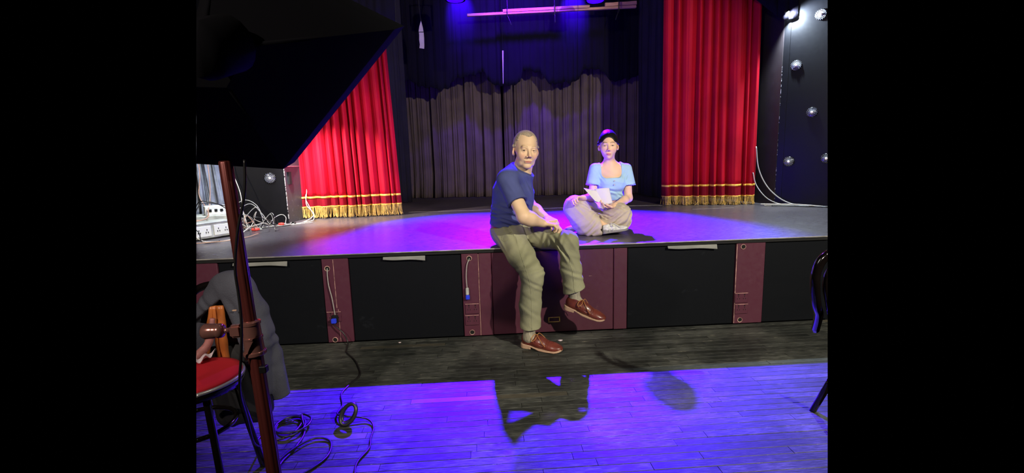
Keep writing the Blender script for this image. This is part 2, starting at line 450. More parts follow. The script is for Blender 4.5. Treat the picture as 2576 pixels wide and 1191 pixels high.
M['lens_blue'] = mat('blue_lens', (30, 0, 120), 0.2, emit=(40, 0, 255), estr=3.5)
M['led'] = mat('led_lens', (255, 255, 255), 0.2, emit=(225, 240, 255), estr=60)
M['led_off'] = mat('lamp_glass', (230, 225, 220), 0.15, emit=(255, 230, 220), estr=0.35)
M['foam'] = mat('grey_foam_strip', (120, 120, 116), 0.8, var=0.15)
M['denim'] = mat('grey_blue_cloth', (120, 124, 136), 0.9, var=0.25, vscale=9, bump=0.3, bscale=80)
M['serge_side'] = mat('side_drape_serge', (40, 36, 46), 0.95, var=0.1, vscale=4, bump=0.12, bscale=200, spec=0.15)
# people
M['skin'] = attr_mat('skin', 0.5, 0.12, 0.06)
M['navy'] = mat('navy_cotton', (70, 76, 122), 0.9, var=0.08, vscale=12, bump=0.12, bscale=220, spec=0.15)
M['olive'] = mat('olive_corduroy', (142, 140, 112), 0.9, var=0.1, vscale=9, bump=0.25, bscale=160, bstretch=(3, 3, 0.3), spec=0.15)
M['belt'] = mat('brown_belt', (122, 52, 34), 0.4)
M['sock'] = mat('ribbed_sock', (150, 142, 124), 0.9, var=0.3, vscale=70, vstretch=(3, 3, 0.4), bump=0.4, bscale=120, bstretch=(3, 3, 0.3))
M['leather'] = mat('brown_leather', (98, 44, 36), 0.36, var=0.25, vscale=14, coat=0.25)
M['sole'] = mat('tan_sole', (176, 142, 118), 0.6)
M['lace'] = mat('tan_lace', (168, 112, 62), 0.7)
M['hair_grey'] = mat('grey_blond_hair', (150, 134, 116), 0.75, var=0.25, vscale=60, vstretch=(3, 1, 1), bump=0.5, bscale=140, bstretch=(3, 1, 3))
M['hair_black'] = mat('black_hair', (20, 18, 22), 0.42, var=0.3, vscale=50, vstretch=(3, 1, 1), bump=0.18, bscale=120, bstretch=(4, 1, 1), spec=0.32)
M['ltblue'] = mat('light_blue_ribbed_cotton', (168, 202, 226), 0.85, var=0.06, bump=0.3, bscale=120, bstretch=(5, 1, 0.2), spec=0.15)
M['beige'] = mat('beige_cotton', (184, 170, 146), 0.9, var=0.08, vscale=9, bump=0.15, bscale=150, spec=0.15)
M['shoe_white'] = mat('white_shoe_mesh', (196, 194, 182), 0.6, var=0.2, vscale=40)
M['shoe_grey'] = mat('grey_shoe_trim', (120, 116, 112), 0.6)
M['paper'] = mat('paper', (214, 208, 210), 0.7)
M['eye_white'] = mat('eye_white', (215, 208, 200), 0.2)
M['iris'] = mat('dark_iris', (45, 32, 26), 0.15)

HS = 0.624  # this and most positions below computed offline from image pixels via the camera
# ------------------------------------------------------------------ hall floor
floor = obj('floor', box_bm((-2.6, -1.8, -0.03), (3.0, 0.6, -0.011)), M['subfloor'], kind='structure')
random.seed(4)
def board_mesh(w):
    bm = box_bm((0, 0, -0.011), (1, w, 0), 0.0)
    bmesh.ops.bevel(bm, geom=[e for e in bm.edges if abs(e.verts[0].co.z) < 1e-6 and abs(e.verts[1].co.z) < 1e-6 and abs(e.verts[0].co.y - e.verts[1].co.y) < 1e-6], offset=0.0016, segments=1, affect='EDGES')
    bm.normal_update()
    for f in bm.faces: f.material_index = 1 if (0.2 < f.normal.z < 0.95) else 0
    me = bpy.data.meshes.new('floor_board'); bm.to_mesh(me); bm.free(); return me
BW = 0.048
bms = []
for k in range(3):
    me = board_mesh(BW - 0.0013)
    me.materials.append(M['board_worn'] if k == 2 else M['board']); me.materials.append(M['board_edge'] if k != 1 else M['board']); bms.append(me)
y = 0.0; row = 0
while y > -1.76:
    y -= BW; row += 1
    # rows stop just past the image's left and right borders as seen from camera
    xl = -(1.9987 + y * 0.5790) - 0.10
    xr = 2.461 + y * 0.7425 + 0.12
    x = xl - random.uniform(0, 0.5)
    while x < xr:
        L = random.choice((0.42, 0.6, 0.78, 0.95, 1.1)) * random.uniform(0.85, 1.15)
        rr = random.random()
        o = obj('floor_board', bms[2] if rr < 0.035 else (bms[1] if rr < 0.45 else bms[0]), None, floor)
        o.location = (x, y, random.uniform(-0.0012, 0)); o.scale = (L - 0.002, 1, 1)
        x += L

# ------------------------------------------------------------------ stage platform
stage = obj('stage', box_bm((-3.6, 0.05, -0.01), (4.6, 5.7, HS - 0.03)), M['black_gap'], kind='structure')
# deck boards surface: front section with gloss paint, rear section matt
def slab(name, poly, z0, z1, m, parent, kind=None):
    V = [(p[0], p[1], z1) for p in poly] + [(p[0], p[1], z0) for p in poly]; k = len(poly)
    F = [tuple(range(k)), tuple(range(2 * k - 1, k - 1, -1))] + [(i, i + k, (i + 1) % k + k, (i + 1) % k) for i in range(k)]
    return obj(name, pydata(name, V, F), m, parent, kind)
slab('front_deck', [(-3.6, -0.012), (4.6, -0.012), (4.6, 2.43), (-3.6, 2.83)], HS - 0.007, HS, M['deck'], stage)
slab('rear_deck', [(-3.6, 2.834), (4.6, 2.434), (4.6, 5.7), (-3.6, 5.7)], HS - 0.03, HS - 0.001, M['reardeck'], stage)
slab('seam_tape', [(-0.95, 2.692), (2.3, 2.534), (2.3, 2.545), (-0.95, 2.704)], HS - 0.002, HS + 0.0012, M['nosing'], stage)
slab('deck_tape', [(2.30, 1.955), (2.78, 1.965), (2.78, 1.98), (2.30, 1.97)], HS - 0.002, HS + 0.0012, M['nosing'], stage)
obj('edge_nosing', box_bm((-2.6, -0.020, HS - 0.007), (3.2, -0.0125, HS + 0.001), 0.001), M['nosing'], stage)
obj('edge_fascia', box_bm((-2.6, -0.010, 0.594), (3.2, 2.4, HS - 0.0075), 0.002), M['black_gap'], stage)
# front panels: black boards between maroon posts
def front(name, x0, x1, z0, z1, y0, m, bev=0.003):
    return obj(name, box_bm((x0, y0, z0), (x1, 0.05, z1), bev), m, stage)
for (x0, x1) in ((-1.79, -1.115), (-0.937, -0.181), (0.974, 1.748), (1.962, 2.6)):
    front('black_panel', x0 + 0.002, x1 - 0.002, 0.004, 0.585, 0.006, M['panel'])
def post(x0, x1, holes, join=None):
    """maroon post, built around its round cable holes"""
    me = box_bm((x0, -0.004, 0.004), (x1, 0.05, 0.592), 0.003)
    o = obj('maroon_post', me, M['maroon'], stage)
    for (hx, hz) in holes:
        V, F = lathe_geo([(0.0185, 0), (0.0185, 0.004), (0.0150, 0.004), (0.0145, 0.001)], 20, frame_mtx((hx, -0.004, hz), (0, -1, 0)))
        h = obj('cable_hole', pydata('cable_hole', V, F[:-2] + [tuple(3 * 20 + k for k in range(20))], False), [M['chip'], M['dark']], o)
        h.data.polygons[len(h.data.polygons) - 1].material_index = 1
    return o
def socket_plate(parent, cx, cz, w=0.094, h=0.072, chipx=0.0):
    p = obj('socket_plate', box_bm((cx - w / 2, -0.012, cz - h / 2), (cx + w / 2, -0.004, cz + h / 2), 0.002), M['maroon'], parent)
    b = bmesh.new()
    for sx in (-0.022, 0.022):
        for (dx, dz) in ((0, 0.010), (-0.008, -0.006), (0.008, -0.006)):
            box_bm((cx + sx + dx - 0.002, -0.0128, cz + dz - 0.004), (cx + sx + dx + 0.002, -0.0118, cz + dz + 0.004), 0, b)
        box_bm((cx + sx - 0.004, -0.015, cz + 0.020), (cx + sx + 0.004, -0.0118, cz + 0.028), 0.001, b)
    obj('socket_slots', b, M['dark'], p, 'stuff')
    obj('plate_top_wear', box_bm((cx - w / 2, -0.0126, cz + h / 2 - 0.003), (cx + w / 2, -0.0116, cz + h / 2), 0), M['chip'], p)
    return p
pa = post(-1.995, -1.792, [])
pb = post(-1.113, -0.939, [(-1.077, 0.526), (-1.066, 0.024)])
pc = post(-0.179, -0.066, [(-0.125, 0.559), (-0.125, 0.032)])
pd = post(1.750, 1.960, [(1.797, 0.567), (1.797, 0.032)])
socket_plate(pb, -1.058, 0.19)
socket_plate(pc, -0.118, 0.204); socket_plate(pc, -0.122, 0.122)
socket_plate(pd, 1.798, 0.197); socket_plate(pd, 1.802, 0.115)
for (x, z0, z1) in ((-1.036, 0.25, 0.585), (-1.028, 0.01, 0.24)):
    obj('paint_chip_line', box_bm((x - 0.0015, -0.0052, z0), (x + 0.0015, -0.0038, z1)), M['chip'], pb)
obj('edge_chip_line', box_bm((1.7505, -0.0055, 0.01), (1.7545, -0.0035, 0.585)), M['chip'], pd)
# maroon middle section: narrow strip, wide hatch with brass pull, narrow strip
front('maroon_board', -0.062, 0.024, 0.004, 0.590, -0.004, M['maroon'])
obj('paint_chip_line', box_bm((-0.0655, -0.003, 0.006), (-0.0625, 0.0, 0.585)), M['chip'], stage)
hatch = front('hatch_board', 0.027, 0.872, 0.006, 0.590, -0.002, M['maroon'])
front('maroon_board', 0.876, 0.970, 0.004, 0.590, -0.004, M['maroon'])
b = bmesh.new()
cx, cz = 0.452, 0.098
for q in (((-0.042, -0.020), (0.042, -0.012)), ((-0.042, 0.012), (0.042, 0.020)), ((-0.042, -0.012), (-0.034, 0.012)), ((0.034, -0.012), (0.042, 0.012))):
    box_bm((cx + q[0][0], -0.008, cz + q[0][1]), (cx + q[1][0], -0.002, cz + q[1][1]), 0.001, b)
lt = obj('brass_pull', b, M['brass'], hatch)
for xx in (0.27, 0.62, 0.70):
    obj('scratch', box_bm((xx, -0.0032, 0.33 + xx * 0.1), (xx + 0.02, -0.0018, 0.3315 + xx * 0.1)), M['chip'], hatch)
# loose grey strips hanging under the lip
for (x0, x1, z) in ((-1.68, -1.33, 0.585), (-0.70, -0.42, 0.588), (1.25, 1.60, 0.590)):
    n = 14; V = []; F = []
    for i in range(n + 1):
        t = i / n; xx = x0 + (x1 - x0) * t; hgt = 0.010 + 0.014 * t + 0.003 * math.sin(t * 7)
        for (dy, dz) in ((-0.016, 0.004), (-0.026, -hgt), (-0.024, -hgt - 0.003), (-0.013, 0.002)): V.append((xx, dy, z + dz))
    for i in range(n):
        for k in range(4): F.append((i * 4 + k, i * 4 + (k + 1) % 4, i * 4 + 4 + (k + 1) % 4, i * 4 + 4 + k))
    F += [(0, 3, 2, 1), (n * 4, n * 4 + 1, n * 4 + 2, n * 4 + 3)]
    obj('loose_edge_strip', pydata('loose_edge_strip', V, F), M['foam'], stage)

# ------------------------------------------------------------------ proscenium walls
def quadwall(name, pts, z0, ztops, thick, m, kind='structure'):
    """vertical wall through plan points, top heights given per point; normal to the right hand of travel"""
    V = []; F = []
    P = [Vector((p[0], p[1], 0)) for p in pts]
    for i in range(len(P)):
        d = (P[min(i + 1, len(P) - 1)] - P[max(i - 1, 0)]).normalized(); n = Vector((d.y, -d.x, 0))
        for off in (0, -thick):
            q = P[i] + n * off
            V += [(q.x, q.y, z0), (q.x, q.y, ztops[i])]
    for i in range(len(P) - 1):
        a = i * 4; b = a + 4
        F += [(a, b, b + 1, a + 1), (a + 3, b + 3, b + 2, a + 2), (a + 1, b + 1, b + 3, a + 3), (a + 2, b + 2, b, a)]
    F += [(0, 1, 3, 2), (len(P) * 4 - 4, len(P) * 4 - 2, len(P) * 4 - 1, len(P) * 4 - 3)]
    return obj(name, pydata(name, V, F), m, None, kind)
d = Vector((0.6908, -0.7230, 0))
wc = Vector((3.345, 2.118, 0))
def on_wall(t, z): return (wc.x + d.x * t, wc.y + d.y * t, z)
wall_r = sheet('wall_right', [on_wall(0, HS), on_wall(1.05, HS), on_wall(1.05, 3.9), on_wall(-0.9, 3.9), on_wall(-0.9, 3.62), on_wall(0, 2.72)], 0.08, M['wall'], None, 'structure')
# corner trim board, proud of the wall, following the edge and the chamfered head
nrm = Vector((-0.7230, -0.6908, 0))
def proud(t, z, k=0.006): p = Vector(on_wall(t, z)) + nrm * k; return tuple(p)
obj('corner_trim', pydata('corner_trim', *(lambda P: (P + [tuple(Vector(p) - nrm * 0.01) for p in P], [(0, 1, 4, 5), (1, 2, 3, 4), (11, 10, 7, 6), (10, 9, 8, 7), (0, 6, 7, 1), (1, 7, 8, 2), (2, 8, 9, 3), (3, 9, 10, 4), (4, 10, 11, 5), (5, 11, 6, 0)]))(
    [proud(0.0, HS + 0.002), proud(0.0, 2.72), proud(-0.9, 3.62), proud(-0.84, 3.66), proud(0.062, 2.745), proud(0.062, HS + 0.002)])), M['wall'], wall_r)
rnd = random.Random(8)
def chips(name, p0, p1, n, r, parent, m, spread=0.01):
    """little flakes of missing paint along an edge or scattered on a face"""
    bm = bmesh.new(); a = Vector(p0); b_ = Vector(p1)
    for i in range(n):
        c = a.lerp(b_, rnd.random()) + Vector((rnd.uniform(-1, 1) * spread * 0.3, 0, rnd.uniform(-1, 1) * spread))
        w_ = r * rnd.uniform(0.25, 0.8); l = w_ * rnd.uniform(0.8, 3.5)
        box_bm((c.x - w_, c.y - 0.002, c.z - l), (c.x + w_, c.y + 0.004, c.z + l), w_ * 0.3, bm)
    return obj(name, bm, m, parent, 'stuff')
chips('paint_chips', on_wall(-0.002, HS + 0.05) , on_wall(-0.002, 2.2), 46, 0.004, wall_r, M['bare'], 0.004)
# return behind the corner
sheet('wall_right_return', [(3.30, 2.76, HS), (3.338, 2.122, HS), (3.338, 2.122, 2.72), (3.30, 2.76, 3.3)], 0.05, M['wallret'], None, 'structure')
wall_l = sheet('wall_left', [(-3.30, 1.584, HS), (-2.084, 1.927, HS), (-2.084, 1.927, 3.6), (-3.30, 1.584, 3.6)], 0.08, M['wall'], None, 'structure')
wl_ret = sheet('wall_left_return', [(-2.080, 1.927, HS), (-2.045, 2.36, HS), (-2.045, 2.36, 3.6), (-2.080, 1.927, 3.6)], 0.05, M['wallgrey'], None, 'structure')
chips('paint_chips', (-2.079, 1.918, HS + 0.03), (-2.079, 1.918, 1.22), 60, 0.005, wl_ret, M['bare'], 0.004)
obj('wall_slot', box_bm((-2.075, 1.985, 1.03), (-2.058, 2.045, 1.16), 0.0, None, None), M['dark'], wl_ret)
obj('panel_edge', box_bm((-2.078, 1.93, 1.215), (-2.052, 2.30, 1.222), 0.0, None, None), M['nosing'], wl_ret)
sheet('wall_back', [(-3.6, 5.66, HS), (4.6, 5.40, HS), (4.6, 5.40, 4.1), (-3.6, 5.66, 4.1)], 0.08, M['wallret'], None, 'structure')

# ------------------------------------------------------------------ cut glass rosette wall lights
def rosette(loc, n, label, r=0.058, shared=[]):
    n = Vector(n).normalized(); t = thing('rosette_wall_light', label, 'wall light', loc, 'glass rosettes on the black walls')
    t.matrix_world = frame_mtx(loc, n, (0, 0, 1))
    if not shared:
        g = []
        V, F = lathe_geo([(r * 0.96, 0), (r * 0.96, 0.006), (r * 0.8, 0.010), (r * 0.3, 0.012), (0.004, 0.012)], 28); g.append(('base_plate', pydata('base_plate', V, F, True), M['black_gloss']))
        V = []; F = []
        for k in range(18):
            a = 2 * math.pi * k / 18
            for (rr, s, zz) in ((r * 0.86, 0.0065, 0.014), ):
                c = Vector((math.cos(a) * rr, math.sin(a) * rr, zz)); q = len(V)
                rad = Vector((math.cos(a), math.sin(a), 0)); tan = Vector((-math.sin(a), math.cos(a), 0))
                V += [c + rad * s, c + tan * s * 0.8, c - rad * s * 1.1, c - tan * s * 0.8, c + Vector((0, 0, s * 1.1)), c - Vector((0, 0, s))]
                F += [(q, q + 1, q + 4), (q + 1, q + 2, q + 4), (q + 2, q + 3, q + 4), (q + 3, q, q + 4), (q + 1, q, q + 5), (q + 2, q + 1, q + 5), (q + 3, q + 2, q + 5), (q, q + 3, q + 5)]
        g.append(('crystal_ring', pydata('crystal_ring', V, F), M['mirror']))
        V = []; F = []
        for k in range(18):
            a = 2 * math.pi * (k + 0.5) / 18
            v, f = tube_geo([(math.cos(a) * r * 0.30, math.sin(a) * r * 0.30, 0.020), (math.cos(a) * r * 0.78, math.sin(a) * r * 0.78, 0.013)], 0.0028, 5, 0); b_ = len(V); V += v; F += [tuple(i + b_ for i in q) for q in f]
        g.append(('glass_rays', pydata('glass_rays', V, F), M['glass']))
        V, F = lathe_geo([(0.012, 0.012), (0.014, 0.020), (0.011, 0.027), (0.006, 0.030), (0.001, 0.031)], 12); g.append(('glass_knob', pydata('glass_knob', V, F, False), M['led_off']))
        shared.append(g)
    for nm, me, m in shared[0]: obj(nm, me, m, t)
    return t
rn = (-0.7230, -0.6908, 0)
def wp(t, z): p = Vector(on_wall(t, z)) + Vector(rn) * 0.002; return p
rosette(wp(0.335, 2.635), rn, 'cut glass rosette light at the top of the right wall, brightest lit', 0.058)
rosette(wp(0.135, 2.155), rn, 'cut glass rosette light second from the top on the right wall')
rosette(wp(0.315, 1.642), rn, 'cut glass rosette light in the middle of the right wall, tinted violet')
rosette(wp(0.120, 1.120), rn, 'cut glass rosette light low on the right wall near the red curtain')
rosette(wp(0.478, 1.145), rn, 'cut glass rosette light low on the right wall, cut by the photo edge')
ln = Vector((0.2715, -0.9624, 0))
lp = Vector((-2.215, 1.890, 1.105)) + ln * 0.003
rosette(lp, ln, 'dim cut glass rosette light on the black left wall beside the cables')

# ------------------------------------------------------------------ draped cloth
def fold_fn(seed, nf, sharp=1.0, irregular=0.5, small_amp=0.4):
    r = random.Random(seed); ws = [1 + irregular * r.uniform(-1, 1) for _ in range(nf)]; tot = sum(ws); acc = [0]
    for q in ws: acc.append(acc[-1] + q / tot)
    am = [r.uniform(0.6, 1.0) for _ in range(nf)]; dr = [r.uniform(-1, 1) for _ in range(nf)]; ph = r.uniform(0, 6)
    acc = np.array(acc)
    def f(u, v):
        uu = min(max(u, 0), 0.99999)
        i = int(np.searchsorted(acc, uu, 'right') - 1); t = (uu - acc[i]) / (acc[i + 1] - acc[i])
        t2 = min(max(t + 0.12 * dr[i] * (1 - v) * math.sin(v * 3 + dr[i] * 5) * 4 * t * (1 - t), 0), 1)
        s = math.sin(math.pi * t2)
        small = 0.13 * math.sin(u * nf * 9.7 + 2.1 * math.sin(v * 2.3 + dr[i] * 4) + ph) + 0.07 * math.sin(u * nf * 23 + v * 5)
        return (abs(s) ** sharp) * am[i] * (0.75 + 0.25 * math.sin(3 * v + ph + dr[i] * 3)) + small * small_amp
    return f
def drape(name, bl, br, tl, tr, z0, z1, depth, ff, nu, nv, m, parent=None, hem=None, flare=0.0, zfun=None, vlo=0.0, vhi=1.0, off=0.0, sway=0.0, thick=0.0):
    """gathered cloth from bottom line bl-br to top line tl-tr, folds bulge towards the audience"""
    V = []; F = []
    for j in range(nv + 1):
        v = vlo + (vhi - vlo) * j / nv
        for i in range(nu + 1):
            u = i / nu
            bx = bl[0] + (br[0] - bl[0]) * u; by = bl[1] + (br[1] - bl[1]) * u
            tx = tl[0] + (tr[0] - tl[0]) * u; ty = tl[1] + (tr[1] - tl[1]) * u
            x = bx + (tx - bx) * v; y = by + (ty - by) * v
            lx, ly = (br[0] - bl[0]), (br[1] - bl[1]); ll = math.hypot(lx, ly); nx, ny = ly / ll, -lx / ll
            d = ff(u, v) * depth * (1 + flare * max(0, 0.12 - v) / 0.12) + off
            sx = sway * math.sin(u * 40 + v * 2.0) * (1 - v)
            zz = z0 + (z1 - z0) * v
            if zfun: zz = zfun(u, v, x)
            V.append((x + nx * d + lx / ll * sx, y + ny * d + ly / ll * sx, zz))
    for j in range(nv):
        for i in range(nu):
            a = j * (nu + 1) + i; F.append((a, a + 1, a + nu + 2, a + nu + 1))
    me = pydata(name, V, F, True)
    o = obj(name, me, m, parent)
    if thick:
        md = o.modifiers.new('thickness', 'SOLIDIFY'); md.thickness = thick; md.offset = 0
    return o

# red velvet house curtains
def house_curtain(bl, br, tl, tr, label, seed, nf, zt, gold, fr_len, depth, zhem):
    t = thing('stage_curtain', label, 'curtain', ((bl[0] + br[0]) / 2, (bl[1] + br[1]) / 2, HS), 'red velvet stage curtains')
    inv = Matrix.Translation(-t.location)
    ff = fold_fn(seed, nf, 1.0, 0.75, 0.13)
    H = zt - zhem
    c = drape('curtain_cloth', bl, br, tl, tr, zhem, zt, depth, ff, 420, 46, M['velvet'], t, flare=0.25, vlo=(gold - zhem) / H, sway=0.004, thick=0.006)
    hm = drape('curtain_hem', bl, br, tl, tr, zhem, zt, depth, ff, 420, 8, M['velvet_trim'], t, flare=0.25, vlo=0, vhi=(gold - zhem) / H, sway=0.004, thick=0.006)
    g = drape('gold_band', bl, br, tl, tr, zhem, zt, depth, ff, 420, 2, M['gold'], t, flare=0.25, vlo=(gold - 0.013 - zhem) / H, vhi=(gold + 0.009 - zhem) / H, off=0.007, sway=0.004, thick=0.004)
    g2 = drape('fringe_heading', bl, br, tl, tr, zhem, zt, depth, ff, 420, 2, M['gold'], t, flare=0.25, vlo=0.0, vhi=0.014 / H, off=0.006, sway=0.004, thick=0.005)
    # fringe strands
    rr = random.Random(seed + 50); V = []; F = []
    lx, ly = (br[0] - bl[0]), (br[1] - bl[1]); ll = math.hypot(lx, ly); nx, ny = ly / ll, -lx / ll; ex, ey = lx / ll, ly / ll
    n = int(ll / 0.0042)
    for i in range(n):
        u = (i + rr.random()) / n; d = ff(u, 0) * depth * 1.25
        x = bl[0] + lx * u + nx * (d + rr.uniform(-0.004, 0.012)); y = bl[1] + ly * u + ny * (d + rr.uniform(-0.004, 0.012))
        sw = rr.uniform(-0.018, 0.018) + 0.012 * math.sin(u * 60); fw = rr.uniform(0.0, 0.028)
        L = fr_len * rr.uniform(0.9, 1.06); zb = max(HS + 0.002, zhem - L)
        p = [(x, y, zhem + 0.01), (x + ex * sw * 0.3 + nx * fw * .3, y + ey * sw * 0.3 + ny * fw * .3, zhem - (zhem - zb) * 0.55), (x + ex * sw + nx * fw, y + ey * sw + ny * fw, zb)]
        v, f = tube_geo(p, 0.0026, 3, 0, caps=False); b_ = len(V); V += v; F += [tuple(i2 + b_ for i2 in q) for q in f]
    obj('fringe', pydata('fringe', V, F), M['fringe'], t, 'stuff')
    hd = obj('curtain_heading', box_bm((min(tl[0], tr[0]) - 0.03, min(tl[1], tr[1]) - 0.03, zt), (max(tl[0], tr[0]) + 0.03, max(tl[1], tr[1]) + 0.03, zt + 0.1), 0.005), M['velvet_trim'], t)
    for ch in t.children: ch.matrix_parent_inverse = inv
    return t
house_curtain((-2.10, 2.31), (-0.985, 2.44), (-2.12, 2.31), (-1.08, 2.44), 'bright red velvet stage curtain on the left, partly behind the black softbox', 11, 12, 3.5, 0.868, 0.115, 0.125, 0.752)
house_curtain((2.185, 2.60), (3.215, 2.33), (2.16, 2.60), (3.19, 2.33), 'deep red velvet stage curtain on the right beside the black wall', 29, 10, 3.6, 0.860, 0.095, 0.15, 0.722)

def cloth_thing(name, label, cat, loc, group=None):
    return thing(name, label, cat, loc, group)
# black rear curtain in two halves, leaving a narrow slit at centre
def simple_drape(name, label, bl, br, tl, tr, z0, z1, depth, seed, nf, m, nu=260, nv=24, group=None, sharp=0.8, zfun=None, flare=0.0, sway=0.0, irr=0.5, thick=0.004):
    ff = fold_fn(seed, nf, sharp, irr, 0.55)
    o = drape(name, bl, br, tl, tr, z0, z1, depth, ff, nu, nv, m, None, zfun=zfun, flare=flare, sway=sway, thick=thick)
    tag(o, label, 'curtain', group); return o
simple_drape('rear_curtain', 'charcoal rear stage curtain half hanging left of the centre slit', (-1.95, 5.30), (0.325, 5.02), (-1.95, 5.28), (0.325, 5.02), HS + 0.004, 3.75, 0.12, 31, 15, M['serge'], 480, 30, 'black drapes around the stage', 0.7, flare=1.0, sway=0.006, irr=0.7)
simple_drape('rear_curtain', 'charcoal rear stage curtain half hanging right of the centre slit, behind the seated pair', (0.355, 5.01), (2.95, 4.66), (0.355, 5.01), (2.95, 4.66), HS + 0.004, 3.75, 0.12, 37, 17, M['serge'], 480, 30, 'black drapes around the stage', 0.7, flare=1.0, sway=0.006, irr=0.7)
simple_drape('side_drape', 'black side drape just right of the left red curtain', (-1.62, 3.55), (-1.16, 4.35), (-1.62, 3.55), (-1.16, 4.35), HS + 0.004, 3.9, 0.07, 41, 8, M['serge_side'], 120, 12, 'black drapes around the stage')
simple_drape('side_drape', 'black side drape just left of the right red curtain', (2.47, 4.35), (2.62, 3.2), (2.47, 4.35), (2.62, 3.2), HS + 0.004, 3.9, 0.08, 43, 8, M['serge_side'], 160, 12, 'black drapes around the stage')
simple_drape('side_drape', 'black drape filling the gap between right red curtain and black wall', (3.10, 3.3), (3.42, 2.90), (3.10, 3.3), (3.42, 2.90), HS + 0.004, 3.9, 0.05, 47, 5, M['serge_dark'], 60, 8, 'black drapes around the stage')
# dark border standing in for shade; hem follows the shadow edge on the rear curtain
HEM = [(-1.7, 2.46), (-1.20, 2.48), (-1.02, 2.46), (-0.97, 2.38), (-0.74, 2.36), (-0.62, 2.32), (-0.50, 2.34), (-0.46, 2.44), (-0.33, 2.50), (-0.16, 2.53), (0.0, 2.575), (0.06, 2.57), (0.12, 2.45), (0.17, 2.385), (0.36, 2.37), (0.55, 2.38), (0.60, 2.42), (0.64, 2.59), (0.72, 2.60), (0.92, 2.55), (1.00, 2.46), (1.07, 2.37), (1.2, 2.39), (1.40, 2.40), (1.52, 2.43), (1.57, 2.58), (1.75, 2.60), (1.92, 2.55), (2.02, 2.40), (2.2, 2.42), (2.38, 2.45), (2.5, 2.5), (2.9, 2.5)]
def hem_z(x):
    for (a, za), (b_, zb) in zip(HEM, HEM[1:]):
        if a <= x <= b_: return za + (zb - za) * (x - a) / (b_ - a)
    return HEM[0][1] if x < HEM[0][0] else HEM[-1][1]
simple_drape('shadow_border', 'black overhead border standing in for shadow on the rear curtain, with ragged lower edge, washed by blue light', (-1.66, 4.42), (2.90, 4.42), (-1.66, 4.42), (2.90, 4.42), 2.4, 3.9, 0.035, 53, 40, M['serge_dark'], 520, 14, 'black drapes around the stage', 0.8,
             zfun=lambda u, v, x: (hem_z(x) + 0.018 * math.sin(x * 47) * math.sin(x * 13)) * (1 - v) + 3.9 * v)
# black pelmets over the tops of the red curtains
simple_drape('pelmet', 'black pelmet hiding the top of the left red curtain behind the softbox', (-2.3, 2.16), (-0.9, 2.27), (-2.3, 2.16), (-0.9, 2.27), 2.72, 3.7, 0.03, 71, 12, M['serge_dark'], 120, 6, 'black drapes around the stage')
simple_drape('pelmet', 'black pelmet cutting the top right corner of the right red curtain', (2.86, 2.24), (3.42, 2.02), (2.86, 2.24), (3.42, 2.02), 2.7, 3.7, 0.02, 72, 6, M['serge_dark'], 80, 8, 'black drapes around the stage',
             zfun=lambda u, v, x: (2.98 - 0.34 * min(1, max(0, (u - 0.12) * 1.6)) ** 1.0) * (1 - v) + 3.7 * v)
# ------------------------------------------------------------------ things hanging over the stage
def batten(name, label, p0, p1, h, dpt, m):
    a = Vector(p0); b_ = Vector(p1); mt = frame_mtx(a, (b_ - a), (0, 0, 1)); L = (b_ - a).length
    o = obj(name, box_bm((-h / 2, -dpt / 2, 0), (h / 2, dpt / 2, L), 0.004, None, mt), m)
    return tag(o, label, 'batten')
bt = batten('wood_batten', 'long pale wood batten hung level over the stage, its left half thinner', (-0.165, 4.0, 3.283), (2.28, 4.0, 3.375), 0.036, 0.04, M['batten'])
batten('wood_batten', 'shorter salmon wood batten lashed on top of the long pale one', (0.345, 4.0, 3.330), (1.60, 4.0, 3.378), 0.050, 0.04, M['batten'])
batten('wood_batten', 'short thick pale wood piece at the right end of the long batten', (1.82, 3.995, 3.402), (2.285, 3.995, 3.425), 0.05, 0.04, M['batten'])
for k, (x, z) in enumerate(((0.41, 3.30), (1.09, 3.325), (2.02, 3.36))):
    lines = [[(x, 3.965, z - 0.05), (x - 0.005, 3.962, z + 0.02), (x, 3.965, z + 0.085), (x, 4.0, z + 0.12), (x, 4.0, 3.9)], [(x, 4.04, z - 0.05), (x, 4.04, z + 0.1), (x, 4.0, z + 0.12)], [(x, 3.965, z - 0.05), (x, 4.0, z - 0.055), (x, 4.04, z - 0.05)], [(x, 3.966, z - 0.045), (x + 0.03 * (1 - k), 3.96, z - 0.11), (x + 0.05 * (1 - k), 3.96, z - 0.17)]]
    o = multi_tube('batten_cord', lines, 0.006, M['cable']); tag(o, 'black cord tied round the hanging battens, %s' % ('near their left end' if k == 0 else 'at mid length' if k == 1 else 'near their right end'), 'cord', 'cords holding the battens')
# hanging pale cloth
P = [(-0.775, 3.105), (-0.80, 3.03), (-0.812, 2.98), (-0.808, 2.92), (-0.812, 2.86), (-0.806, 2.80), (-0.815, 2.755), (-0.752, 2.745), (-0.748, 2.80), (-0.745, 2.88), (-0.748, 2.96), (-0.755, 3.02)]
hc = sheet('hanging_cloth', [(x, 3.6, z) for x, z in P[::-1]], 0.006, M['offwhite']); tag(hc, 'small pale pointed cloth strip hanging high on the left of the stage', 'cloth')
tube('hanging_cord', [(-0.775, 3.60, 3.10), (-0.79, 3.6, 3.3), (-0.785, 3.6, 3.9)], 0.004, M['cable'], hc)
obj('tie_band', box_bm((-0.815, 3.592, 2.955), (-0.745, 3.61, 2.965), 0.002), M['cable'], hc)
st = sheet('white_strip', [(0.352, 4.28, 2.86), (0.333, 4.28, 2.86), (0.330, 4.28, 2.38), (0.336, 4.28, 2.38)], 0.004, M['offwhite']); tag(st, 'narrow white tapering strip hanging at centre of the black border', 'strip')
tube('added_cord', [(0.342, 4.285, 2.855), (0.343, 4.285, 3.9)], 0.002, M['cable'], st, 5, 0)  # cord added as a support to hold the strip up
